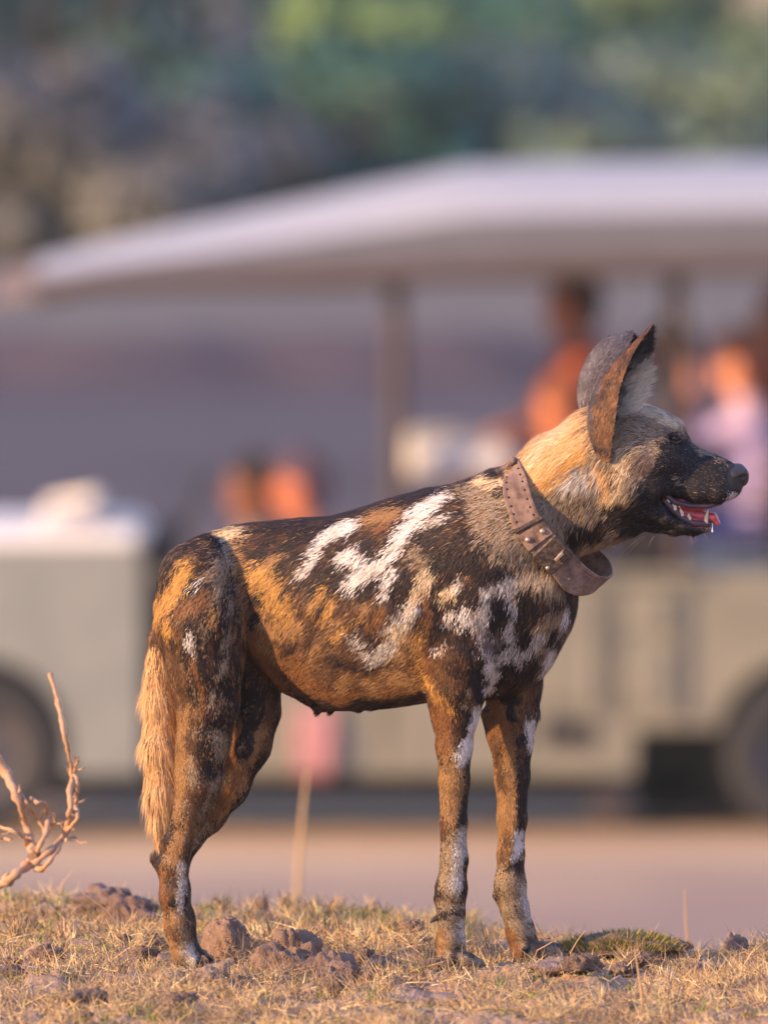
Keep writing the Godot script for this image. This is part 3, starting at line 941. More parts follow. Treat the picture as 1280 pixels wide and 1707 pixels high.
	# mouth: tongue, gums, teeth
	var tf := Field.new()
	tf.chain([[1095 - 640, FLOOR - 832, 0, 15], [1130 - 640, FLOOR - 852, 0, 12], [1165 - 640, FLOOR - 860, 0, 8.5], [1188 - 640, FLOOR - 862, 0, 7], [1196 - 640, FLOOR - 872, 0, 5.0]], 5.0, 0.62)
	tf.net(2.4)
	obj("tongue", tf.geo().mesh(K), mat(Color(0.50, 0.085, 0.10), 0.3), dog)
	var gm := Geo.new()
	var lips := Geo.new()
	for s in [1.0, -1.0]:
		var lower := []
		var rad := []
		for w in [[1106, 832, 33, 5], [1120, 848, 29, 6], [1136, 862, 24, 6], [1155, 871, 18, 6], [1174, 873, 11, 6], [1184, 872, 3, 5]]:
			lower.append(D(w[0], w[1], s * w[2]))
			rad.append(w[3])
		lips.tube(lower, rad, 10)
		var upper := []
		var rad2 := []
		for w in [[1106, 822, 34, 4], [1125, 836, 30, 5], [1150, 842, 26, 5], [1180, 842, 20, 5], [1202, 836, 10, 5]]:
			upper.append(D(w[0], w[1], s * w[2]))
			rad2.append(w[3])
		lips.tube(upper, rad2, 10)
	gm.box(D(1100, 850, -24), D(1180, 826, 24), 6.0)
	for s in [1.0, -1.0]:
		var gp := []
		var gr := []
		for w in [[1104, 830, 30, 4], [1118, 842, 27, 5], [1134, 855, 22.5, 5], [1152, 865, 17, 5], [1172, 869, 9.5, 5]]:
			gp.append(D(w[0], w[1] + 1, s * w[2]))
			gr.append(w[3])
		gm.tube(gp, gr, 8)
	obj("lips", lips.mesh(K), mat(Color(0.075, 0.040, 0.050), 0.28), dog)
	obj("gums", gm.mesh(K), mat(Color(0.46, 0.075, 0.08), 0.28), dog)
	var ivory := mat(Color(0.70, 0.56, 0.36), 0.35)
	for s in [1.0, -1.0]:
		# x, y of the root, height, half width, depth
		for w in [[1112, 838, 17, 7, 31], [1123, 846, 14, 7, 29], [1135, 856, 13, 6.5, 25.5], [1148, 863, 11, 6, 21.5], [1158, 867, 6, 3.5, 18], [1176, 869, 24, 5.5, 11.5]]:
			var tg := Geo.new()
			var root := D(w[0], w[1] + 3, s * w[4])
			var lean := 3.0 if w[2] > 20 else -1.0
			tg.tube([root, root + Vector3(lean * 0.2, w[2] * 0.45, 0), root + Vector3(lean, w[2] * 0.8, 0), root + Vector3(lean * 1.5, w[2] * 1.0, 0)], [w[3] * 0.75, w[3] * 0.68, w[3] * 0.34, 0.5], 8)
			obj("tooth", tg.mesh(K), ivory, dog)
		for w in [[1116, 829, 8, 4, 33], [1132, 838, 9, 5, 29], [1150, 841, 6, 3.5, 26]]:
			var tg := Geo.new()
			var root := D(w[0], w[1] - 2, s * w[4])
			tg.tube([root, root + Vector3(0, -w[2] * 0.6, 0), root + Vector3(0, -w[2], 0)], [w[3] * 0.7, w[3] * 0.5, 0.5], 8)
			obj("tooth", tg.mesh(K), ivory, dog)
	# a drop of saliva at the lip
	var sg := Geo.new()
	sg.tube([D(1187, 872, 8), D(1187.5, 878, 9), D(1187, 882, 9)], [0.9, 0.7, 1.0], 6)
	sg.ball(D(1187, 885, 9), Vector3(1.9, 2.8, 1.9), Color.WHITE, 10)
	var drop := mat(Color(0.9, 0.92, 0.95), 0.05)
	drop.metallic_specular = 0.8
	obj("saliva", sg.mesh(K), drop, dog)
	# whiskers
	var wg := Geo.new()
	for w in [[1070, 893, 20, -40, 34], [1074, 894, 15, -30, 30], [1150, 893, 9, 4, 14], [1160, 891, 8, -2, 12], [1174, 889, 8, 5, 10], [1090, 893, 18, -10, 16]]:
		var a := D(w[0], w[1], w[2])
		wg.tube([a, a + Vector3(w[3] * 0.5, -w[4] * 0.45, 6), a + Vector3(w[3], -w[4], 10)], [0.34, 0.26, 0.1], 5)
	obj("whisker", wg.mesh(K), mat(Color(0.34, 0.24, 0.17), 0.5), dog)
	# claws
	var horn := mat(Color(0.05, 0.038, 0.03), 0.4)
	for paw in [[797, 1607, 60, 12.5, 1], [946, 1606, -60, 14, 1], [334, 1606, 62, 11, 1], [343, 1607, -60, 11, 1]]:
		for i in 4:
			var w: float = paw[2] + (i - 1.5) * paw[3]
			var ln := 3.0 if i == 1 or i == 2 else -4.0
			var cg := Geo.new()
			cg.tube([D(paw[0] + ln - 5, paw[1] - 5, w), D(paw[0] + ln + 3, paw[1] - 3, w), D(paw[0] + ln + 9, paw[1] + 3, w)], [3.4, 2.8, 0.5], 7)
			obj("claw", cg.mesh(K), horn, dog)
	var dg := Geo.new()
	dg.tube([D(730, 1527, 66), D(723, 1530, 68), D(717, 1536, 69)], [5.5, 4.0, 1.0], 7)
	obj("claw", dg.mesh(K), horn, dog)

# ---------------------------------------------------------------- collar
func build_collar() -> void:
	var col := thing("tracking_collar", "worn brown leather collar with metal buckle plates, hanging loose round the dog's neck", "collar", Vector3(0.25, 0.6, 0))
	var off := -Vector3(0.25, 0.6, 0)
	# centre line as seen from the near side, then under the throat to the loop, then up the far side: u, v, depth, and the edge-to-edge direction (du, dv, dw)
	# rims of the band: upper u, v, depth, lower u, v, depth
	var ring := []
	for e in [
		[866, 764, 30, 842, 790, 38], [878, 790, 68, 836, 812, 74], [891, 832, 96, 845, 852, 98], [910, 868, 105, 862, 890, 106], [935, 896, 100, 890, 924, 104], [960, 922, 88, 918, 954, 92], [982, 944, 64, 940, 982, 72], [1003, 958, 34, 965, 992, 44],
		[1021, 957, 4, 990, 985, 10], [1017, 936, -26, 992, 965, -26], [995, 914, -54, 965, 950, -52], [965, 892, -82, 930, 930, -80], [930, 862, -100, 890, 890, -98], [898, 822, -98, 855, 850, -96], [880, 785, -66, 845, 812, -64], [868, 764, -14, 843, 786, -12],
	]: ring.append([(e[0] + e[3]) * 0.5, (e[1] + e[4]) * 0.5, (e[2] + e[5]) * 0.5, (e[0] - e[3]) * 0.46, (e[1] - e[4]) * 0.46, (e[2] - e[5]) * 0.46])
	var N := 96
	var cps := []
	var wds := []
	for i in N:
		var s := float(i) / N * ring.size()
		var i1 := int(s)
		var t := s - i1
		var q := []
		for j in [-1, 0, 1, 2]: q.append(ring[posmod(i1 + j, ring.size())])
		var pp := []
		var ww := []
		for e in q:
			pp.append(D(e[0], e[1], e[2]))
			ww.append(Vector3(e[3], -e[4], e[5]))
		cps.append((pp[1] as Vector3).cubic_interpolate(pp[2], pp[0], pp[3], t))
		wds.append((ww[1] as Vector3).cubic_interpolate(ww[2], ww[0], ww[3], t))
	var mid := Vector3.ZERO
	for p in cps: mid += p
	mid /= N
	var g := Geo.new()
	var frames := []
	for i in N:
		var tan: Vector3 = (cps[(i + 1) % N] - cps[(i + N - 1) % N]).normalized()
		var w: Vector3 = wds[i]
		var nn := tan.cross(w).normalized()
		if nn.dot(cps[i] - mid) < 0.0: nn = -nn
		frames.append([cps[i], w, nn, tan])
	var H := 2.4
	# outline across: outer face with a raised middle, rounded rims, inner face
	var prof := [[-1.0, -0.6], [-1.03, 0.3], [-0.96, 1.0], [-0.78, 1.0], [-0.7, 0.7], [0.0, 0.85], [0.7, 0.7], [0.78, 1.0], [0.96, 1.0], [1.03, 0.3], [1.0, -0.6], [0.0, -0.8]]
	var rows := []
	for i in N:
		var row := []
		for k in prof.size():
			var p: Vector3 = frames[i][0] + frames[i][1] * prof[k][0] + frames[i][2] * (prof[k][1] * H + 0.5 * noise_b.get_noise_2d(i * 3.0, prof[k][0] * 12.0))
			row.append(p)
		rows.append(row)
	for i in N:
		for k in prof.size():
			var a: Vector3 = rows[i][k]
			var b: Vector3 = rows[(i + 1) % N][k]
			var c2: Vector3 = rows[(i + 1) % N][(k + 1) % prof.size()]
			var d: Vector3 = rows[i][(k + 1) % prof.size()]
			g.flat(a, b, c2, d, (frames[i][0] + frames[(i + 1) % N][0]) * 0.5)
	for i in g.v.size(): g.v[i] = g.v[i] * K + off
	var hide := tmat([Color(0.045, 0.024, 0.016), Color(0.17, 0.098, 0.068), Color(0.31, 0.195, 0.14), Color(0.09, 0.046, 0.03)], 0.02, 7.0, 41, 0.75, 0.05)
	var strap := obj("strap", g.mesh(), hide, col)
	# punched holes along both edges
	var hole := mat(Color(0.012, 0.009, 0.009), 0.9)
	var point := func(i: float, across: float, lift: float) -> Vector3:
		var a: Array = frames[int(i) % N]
		var b: Array = frames[(int(i) + 1) % N]
		var t := i - int(i)
		return ((a[0] as Vector3).lerp(b[0], t) + (a[1] as Vector3).lerp(b[1], t) * across + (a[2] as Vector3).lerp(b[2], t) * lift) * K + off
	for s in [-0.66, 0.62]:
		for k in 8:
			var i := 1.0 + k * 1.95
			var hg := Geo.new()
			hg.tube([point.call(i, s, H * 0.2), point.call(i, s, H * 0.99)], [2.0 * K, 2.0 * K], 8)
			obj("punched_hole", hg.mesh(), hole, strap)
	# metalwork: slotted keeper with two rivets, then a square plate
	var metal := tmat([Color(0.035, 0.024, 0.018), Color(0.10, 0.066, 0.045), Color(0.26, 0.18, 0.12)], 0.03, 14.0, 43, 0.5, 0.04)
	metal.metallic = 0.45
	var brass := mat(Color(0.55, 0.42, 0.30), 0.35, 0.6)
	var slab := func(i0: float, i1: float, a0: float, a1: float, l0: float, l1: float, bev: float) -> Geo:
		var pg := Geo.new()
		var c0: Vector3 = point.call((i0 + i1) * 0.5, (a0 + a1) * 0.5, 0)
		var fr: Array = frames[int((i0 + i1) * 0.5) % N]
		var ex: Vector3 = fr[3]
		var ez: Vector3 = fr[2]
		var ey := ez.cross(ex).normalized()
		var lx: float = point.call(i0, 0.0, 0.0).distance_to(point.call(i1, 0.0, 0.0)) * 0.5
		var ly: float = (fr[1] as Vector3).length() * K * (a1 - a0) * 0.5
		pg.box(Vector3(-lx, -ly, l0 * K), Vector3(lx, ly, l1 * K), bev * K)
		var bs := Basis(ex, ey, ez)
		for q in pg.v.size():
			pg.v[q] = bs * pg.v[q] + c0
			pg.n[q] = bs * pg.n[q]
		return pg
	obj("buckle_bar", (slab.call(15.8, 17.0, -1.12, 1.12, 0.5, 9.0, 2.0) as Geo).mesh(), metal, col)
	obj("buckle_base", (slab.call(17.0, 21.6, -1.04, 1.04, 1.5, 4.5, 1.0) as Geo).mesh(), hide, col)
	for e in [[19.2, 0.55], [19.5, -0.62], [27.4, -0.92], [33.5, -0.35]]:
		var rg := Geo.new()
		rg.ball(point.call(e[0], e[1], 6.0 if e[0] < 22 else (9.0 if e[0] < 30 else 3.5)), Vector3.ONE * (5.0 if e[0] < 22 else (4.0 if e[0] < 30 else 2.2)) * K, Color.WHITE, 12)
		obj("rivet", rg.mesh(), brass, col)
	obj("buckle_plate", (slab.call(22.2, 29.2, -1.12, 1.08, 2.0, 9.5, 2.4) as Geo).mesh(), metal, col)
	obj("plate_stud", (slab.call(25.8, 28.4, 0.1, 0.8, 9.0, 13.5, 2.4) as Geo).mesh(), metal, col)
	obj("strap_keeper", (slab.call(93.0, 96.8, -0.75, 0.75, 2.0, 10.0, 2.5) as Geo).mesh(), hide, col)
	obj("cotter_pin", (slab.call(26.2, 27.0, -0.2, 0.55, 13.0, 15.5, 0.8) as Geo).mesh(), brass, col)

# ---------------------------------------------------------------- ground
func ground_y(x: float, z: float) -> float:
	# the bank on which the dog stands, its crest, then the drop to the plain
	var big := 0.018 * noise_a.get_noise_2d(x * 60.0, z * 60.0)
	var fine := 0.010 * noise_b.get_noise_2d(x * 340.0, z * 340.0) + 0.005 * noise_b.get_noise_2d(x * 900.0 + 31.0, z * 900.0)
	var y := -0.004 + big + fine
	y += 0.016 * smoothstep(-0.15, -0.65, x) * smoothstep(-0.2, -1.1, z)     # higher crest at the left
	y -= 0.040 * smoothstep(-0.2, -1.2, z) + 0.075 * smoothstep(-0.05, 0.45, x) * smoothstep(-0.10, -1.0, z)
	y += 0.013 * noise_a.get_noise_2d(x * 190.0 + 70.0, z * 150.0)
	y += 0.016 * maxf(0.0, noise_c.get_noise_2d(x * 260.0, z * 260.0) + 0.1)
	var drop := smoothstep(-1.35, -7.0, z)
	var far := plain_y + 0.05 * noise_a.get_noise_2d(x * 1.5, z * 1.5) + 0.12 * smoothstep(-36.0, -43.0, z) * smoothstep(-46.2, -43.0, z)
	var feet := 1.0
	for f in FEET:
		var d := Vector2(x - f.x, z - f.y).length()
		feet = minf(feet, smoothstep(0.02, 0.075, d))
	y = lerpf(-0.003, y, feet)
	return lerpf(y, far, drop)
const FEET := [Vector2(0.10, 0.051), Vector2(0.205, -0.051), Vector2(-0.285, 0.053), Vector2(-0.285, -0.051), Vector2(0.25, -0.051), Vector2(0.125, 0.051)]

func sheet(xs: PackedFloat32Array, zs: PackedFloat32Array, height: Callable, colour: Callable) -> Geo:
	var g := Geo.new()
	for z in zs:
		for x in xs:
			var y: float = height.call(x, z)
			g.vert(Vector3(x, y, z), Vector3.UP, colour.call(x, y, z))
	var w := xs.size()
	for j in zs.size() - 1:
		for i in w - 1:
			var q := j * w + i
			g.quad(q, q + 1, q + w + 1, q + w)
	g.smooth_normals()
	return g

func steps(list: Array) -> PackedFloat32Array:      # [from, step, to, step, to ...]
	var out := PackedFloat32Array()
	var p: float = list[0]
	for i in range(1, list.size(), 2):
		while p < list[i + 1] - 1e-4:
			out.append(p)
			p += list[i]
	out.append(p)
	return out

func soil_colour(x: float, y: float, z: float) -> Color:
	var a := noise_a.get_noise_2d(x * 90.0, z * 90.0) * 0.5 + 0.5
	var b := noise_b.get_noise_2d(x * 420.0, z * 420.0) * 0.5 + 0.5
	var near := Color(0.24, 0.14, 0.085).lerp(Color(0.47, 0.305, 0.19), clampf(a * 0.6 + b * 0.6 - 0.1, 0, 1))
	if z > -3.0: return enc(near)
	var f := noise_a.get_noise_2d(x * 7.0, z * 16.0) * 0.5 + 0.5
	var g := noise_b.get_noise_2d(x * 3.0, z * 5.0) * 0.5 + 0.5
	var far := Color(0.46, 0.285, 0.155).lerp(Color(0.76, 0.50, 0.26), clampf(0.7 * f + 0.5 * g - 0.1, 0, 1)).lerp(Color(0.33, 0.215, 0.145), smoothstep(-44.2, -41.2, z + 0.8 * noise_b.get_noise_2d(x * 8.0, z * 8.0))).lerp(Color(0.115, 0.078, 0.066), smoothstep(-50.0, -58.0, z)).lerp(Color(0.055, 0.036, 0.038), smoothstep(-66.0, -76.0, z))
	return enc(near.lerp(far, smoothstep(-3.0, -8.0, z)))

func build_ground() -> void:
	var m := vmat(0.95)
	m.heightmap_enabled = true
	m.heightmap_texture = noise_tex(0.03, [], 91, 512, 5)
	m.uv1_triplanar = true
	m.uv1_world_triplanar = true
	m.uv1_scale = Vector3.ONE * 2.5
	m.heightmap_scale = 0.6
	var g := sheet(steps([-60.0, 6.0, -6.0, 0.5, -1.2, 0.012, 1.2, 0.5, 6.0, 6.0, 60.0]), steps([-78.0, 1.5, -8.0, 0.35, -1.8, 0.014, 1.6, 0.1, 3.0, 1.5, 40.0]), ground_y, soil_colour)
	tag(obj("ground", g.mesh(), m), "pale dry earth bank falling to a bare brown plain", "", "", "structure")

# straw litter and grass: far too many to count
func blade_mesh(length: float, width: float, bend: float, curl: float) -> ArrayMesh:
	var g := Geo.new()
	var prev := []
	var N := 4
	for i in N + 1:
		var t := float(i) / N
		var p := Vector3(curl * t * t * length, length * (t - bend * t * t * 0.5), bend * t * t * length)
		var w := width * (1.0 - t * t * 0.85) * 0.5
		var nn := Vector3(0.0, bend * t + 0.3, -1.0).normalized()
		var row := [g.vert(p - Vector3(w, 0, 0), nn), g.vert(p + Vector3(w, 0, 0), nn)]
		if i: g.quad(prev[0], prev[1], row[1], row[0])
		prev = row
	return g.mesh()

func scatter(called: String, mesh: Mesh, m: Material, count: int, place: Callable, seed_: int) -> MultiMeshInstance3D:
	var r := RandomNumberGenerator.new()
	r.seed = seed_
	var where := []
	var cols := []
	while where.size() < count:
		var got: Array = place.call(r)
		if got.size():
			where.append(got[0])
			cols.append(got[1])
	var mm := MultiMesh.new()
	mm.transform_format = MultiMesh.TRANSFORM_3D
	mm.use_colors = true
	mm.mesh = mesh
	mm.instance_count = count
	for i in count:
		mm.set_instance_transform(i, where[i])
		mm.set_instance_color(i, cols[i])
	var o := MultiMeshInstance3D.new()
	o.multimesh = mm
	o.material_override = m
	o.name = numbered(called)
	add_child(o)
	return o

func leaf_mat() -> StandardMaterial3D:
	var m := vmat(0.7)
	m.backlight_enabled = true
	m.backlight = Color(0.25, 0.25, 0.2)
	return m

func build_grass() -> void:
	var straw := [Color(0.72, 0.52, 0.24), Color(0.64, 0.42, 0.18), Color(0.44, 0.28, 0.14), Color(0.76, 0.62, 0.36), Color(0.33, 0.21, 0.135), Color(0.64, 0.40, 0.24)]
	var green := [Color(0.26, 0.30, 0.05), Color(0.36, 0.36, 0.08), Color(0.20, 0.30, 0.06), Color(0.46, 0.42, 0.12)]
	var m := leaf_mat()
	var cover := func(x: float, z: float) -> float: return clampf(0.5 + 2.2 * noise_a.get_noise_2d(x * 90.0 + 300.0, z * 70.0), 0.10, 1.0)
	var spot := func(r: RandomNumberGenerator) -> Vector3:
		var z := r.randf_range(-1.75, 1.7)
		var x := r.randf_range(-0.78, 0.78) * (1.0 - z * 0.03)
		for f in FEET:
			if Vector2((x - f.x - 0.020) / 0.055, (z - f.y - 0.07) / 0.11).length() < 1.0 and r.randf() < 0.82: x += 0.12
		return Vector3(x, ground_y(x, z), z)
	# lying straw
	for k in 3:
		var bm := blade_mesh(0.008 + 0.003 * k, 0.0014, 1.0 + 0.7 * k, 1.0 - 0.7 * k)
		var lying := func(r: RandomNumberGenerator) -> Array:
			var p: Vector3 = spot.call(r)
			if r.randf() > cover.call(p.x, p.z): return []
			var tilt := 1.5 - absf(r.randfn(0.0, 0.28))
			var b := Basis(Vector3.UP, r.randf() * TAU) * Basis(Vector3.RIGHT, tilt) * Basis(Vector3.UP, r.randf() * TAU)
			var s := r.randf_range(0.45, 1.25)
			return [Transform3D(b.scaled(Vector3(s, s, s)), p + Vector3(0, r.randf() * 0.007, 0)), enc(straw[r.randi() % straw.size()].lerp(Color(0.24, 0.15, 0.10), clampf(0.1 + 1.6 * noise_b.get_noise_2d(p.x * 50.0, p.z * 40.0), 0.0, 0.6)) * r.randf_range(0.75, 1.15))]
		tag(scatter("straw", bm, m, 60000, lying, 100 + k), "short dry straw litter matted over the bank", "straw", "", "stuff")
	# standing dry blades
	for k in 2:
		var bm := blade_mesh(0.008 + 0.006 * k, 0.0011, 0.9 + 0.5 * k, 0.35)
		var up := func(r: RandomNumberGenerator) -> Array:
			var p: Vector3 = spot.call(r)
			var c: float = cover.call(p.x, p.z)
			if r.randf() > c * c: return []
			var b := Basis(Vector3.UP, r.randf() * TAU) * Basis(Vector3.RIGHT, r.randf_range(-0.7, 0.7))
			var s := r.randf_range(0.4, 1.2)
			return [Transform3D(b.scaled(Vector3(s, s, s)), p - Vector3(0, 0.002, 0)), enc(straw[r.randi() % straw.size()] * r.randf_range(0.8, 1.15))]
		tag(scatter("dry_grass", bm, m, 5000, up, 120 + k), "thin standing dry grass along the bank", "grass", "", "stuff")
	# tussocks, dry and green
	var tq := RandomNumberGenerator.new()
	tq.seed = 61
	for k in 4:
		var g := Geo.new()
		for i in 34:
			var a := tq.randf() * TAU
			var lean := tq.randf_range(0.1, 1.1)
			var h := tq.randf_range(0.008, 0.026)
			var root := Vector3(cos(a), 0, sin(a)) * tq.randf() * 0.010
			var out := Vector3(cos(a), 0, sin(a))
			var sd := out.cross(Vector3.UP) * 0.0007
			var p1 := root + Vector3.UP * h * 0.6 + out * h * 0.4 * lean
			var p2 := p1 + Vector3.UP * h * (0.45 - 0.4 * lean) + out * h * 0.6 * lean
			var nn := (out + Vector3.UP).normalized()
			g.quad(g.vert(root - sd, nn), g.vert(root + sd, nn), g.vert(p1 + sd * 0.8, nn), g.vert(p1 - sd * 0.8, nn))
			g.tri(g.vert(p1 - sd * 0.8, nn), g.vert(p1 + sd * 0.8, nn), g.vert(p2, nn))
		var tuft := func(r: RandomNumberGenerator) -> Array:
			var p: Vector3 = spot.call(r)
			if p.z > -0.35 and r.randf() < 0.55: return []
			var s := r.randf_range(0.6, 1.4) * (1.15 if p.z < -0.5 else 0.85)
			var gr := noise_a.get_noise_2d(p.x * 70.0 - 500.0, p.z * 70.0 + 90.0) > -0.02 and r.randf() < 0.6
			return [Transform3D(Basis(Vector3.UP, r.randf() * TAU).scaled(Vector3(s, s, s)), p - Vector3(0, 0.002, 0)), enc((green[r.randi() % green.size()] if gr else straw[r.randi() % straw.size()]) * r.randf_range(0.75, 1.2))]
		tag(scatter("tussocks", g.mesh(), m, 420, tuft, 160 + k), "small dry and green grass tussocks along the crest", "grass", "", "stuff")
	# crumbs of soil
	var crumb := clod_geo(Vector3.ONE, 5, 0.9, Color(1, 1, 1), 8).mesh()
	var crumbs := func(r: RandomNumberGenerator) -> Array:
		var p: Vector3 = spot.call(r)
		if noise_c.get_noise_2d(p.x * 200.0, p.z * 200.0) < 0.0 and r.randf() < 0.7: return []
		var s := 0.0012 + 0.0042 * pow(r.randf(), 3.0)
		var b := Basis(Vector3(r.randfn(), r.randfn(), r.randfn()).normalized(), r.randf() * TAU)
		return [Transform3D(b.scaled(Vector3(s, s * 0.8, s)), p), enc(Color(0.30, 0.195, 0.14) * r.randf_range(0.5, 1.25))]
	tag(scatter("soil_crumbs", crumb, vmat(0.95), 14000, crumbs, 150), "loose crumbs of brown earth over the bank", "earth crumbs", "", "stuff")
	# green shoots in patches
	var gb := blade_mesh(0.014, 0.0015, 0.8, 0.2)
	var shoots := func(r: RandomNumberGenerator) -> Array:
		var p: Vector3 = spot.call(r)
		var w := noise_a.get_noise_2d(p.x * 70.0 - 500.0, p.z * 70.0 + 90.0)
		if w < 0.10 and not (p.z < -0.3 and w > -0.2 and r.randf() < 0.6): return []
		var b := Basis(Vector3.UP, r.randf() * TAU) * Basis(Vector3.RIGHT, r.randf_range(-0.5, 0.5))
		var s := r.randf_range(0.35, 1.1)
		return [Transform3D(b.scaled(Vector3(s, s, s)), p - Vector3(0, 0.002, 0)), enc(green[r.randi() % green.size()] * r.randf_range(0.8, 1.2))]
	tag(scatter("green_grass", gb, m, 16000, shoots, 140), "sparse green grass shoots along the bank", "grass", "", "stuff")

func clod_geo(size: Vector3, seed_: int, rough: float, tint: Color, detail := 56) -> Geo:
	var n := FastNoiseLite.new()
	n.seed = seed_
	n.frequency = 1.0
	n.fractal_octaves = 4
	var cell := FastNoiseLite.new()
	cell.seed = seed_ + 5
	cell.noise_type = FastNoiseLite.TYPE_CELLULAR
	cell.frequency = 1.3
	var g := Geo.new()
	g.ball(Vector3.ZERO, Vector3.ONE, Color.WHITE, detail)
	for i in g.v.size():
		var p := g.v[i]
		var k := 1.0 + rough * (0.7 * n.get_noise_3dv(p * 0.9) + 0.35 * n.get_noise_3dv(p * 2.6) + 0.45 * cell.get_noise_3dv(p)) 
		p *= k
		if p.y < -0.25: p.y = -0.25 + (p.y + 0.25) * 0.3
		p += p.normalized() * (0.05 * rough * n.get_noise_3dv(p * 9.0) + 0.03 * rough * n.get_noise_3dv(p * 19.0))
		g.v[i] = p * size
		var w := n.get_noise_3dv(p * 2.1 + Vector3.ONE * 9.0)
		g.c[i] = enc(tint * (1.0 + 0.5 * w))
	g.smooth_normals()
	# the seam of the ball: share normals of twin vertices
	for j in detail / 2 + 1:
		var a := j * (detail + 1)
		var b := a + detail
		var nn := (g.n[a] + g.n[b]).normalized()
		g.n[a] = nn
		g.n[b] = nn
	return g

# where the view through (u, v) of the photograph meets the bank: its depth, or the fallback beyond the crest
func meets(u: float, v: float, fallback: float) -> float:
	var z := 1.9
	while z > -1.6:
		var p := at(u, v, z)
		if p.y <= ground_y(p.x, z): return z
		z -= 0.01
	return fallback

var clod_mat: StandardMaterial3D = null
func clod(called: String, label: String, category: String, u: float, v: float, z: float, size: Vector3, seed_: int, rough := 0.5, tint := Color(0.27, 0.175, 0.13), group := "") -> MeshInstance3D:
	z = meets(u, v, z)
	var p := at(u, v, z)
	if clod_mat == null:
		clod_mat = vmat(0.95)
		clod_mat.heightmap_enabled = true
		clod_mat.heightmap_texture = noise_tex(0.05, [], 97, 256, 5)
		clod_mat.uv1_triplanar = true
		clod_mat.uv1_scale = Vector3.ONE * 22.0
		clod_mat.heightmap_scale = 0.35
	var o := obj(called, clod_geo(size, seed_, rough, tint).mesh(), clod_mat)
	o.position = Vector3(p.x, ground_y(p.x, z) + size.y * 0.18, z)
	o.rotation.y = seed_ * 1.7
	tag(o, label, category, group)
	return o

func tube_thing(called: String, label: String, category: String, pts: Array, r0: float, r1: float, m: Material, group := "") -> Node3D:
	var g := Geo.new()
	var rad := []
	for i in pts.size(): rad.append(lerpf(r0, r1, float(i) / (pts.size() - 1)))
	g.tube(pts, rad, 7)
	var o := obj(called, g.mesh(), m)
	tag(o, label, category, group)
	return o

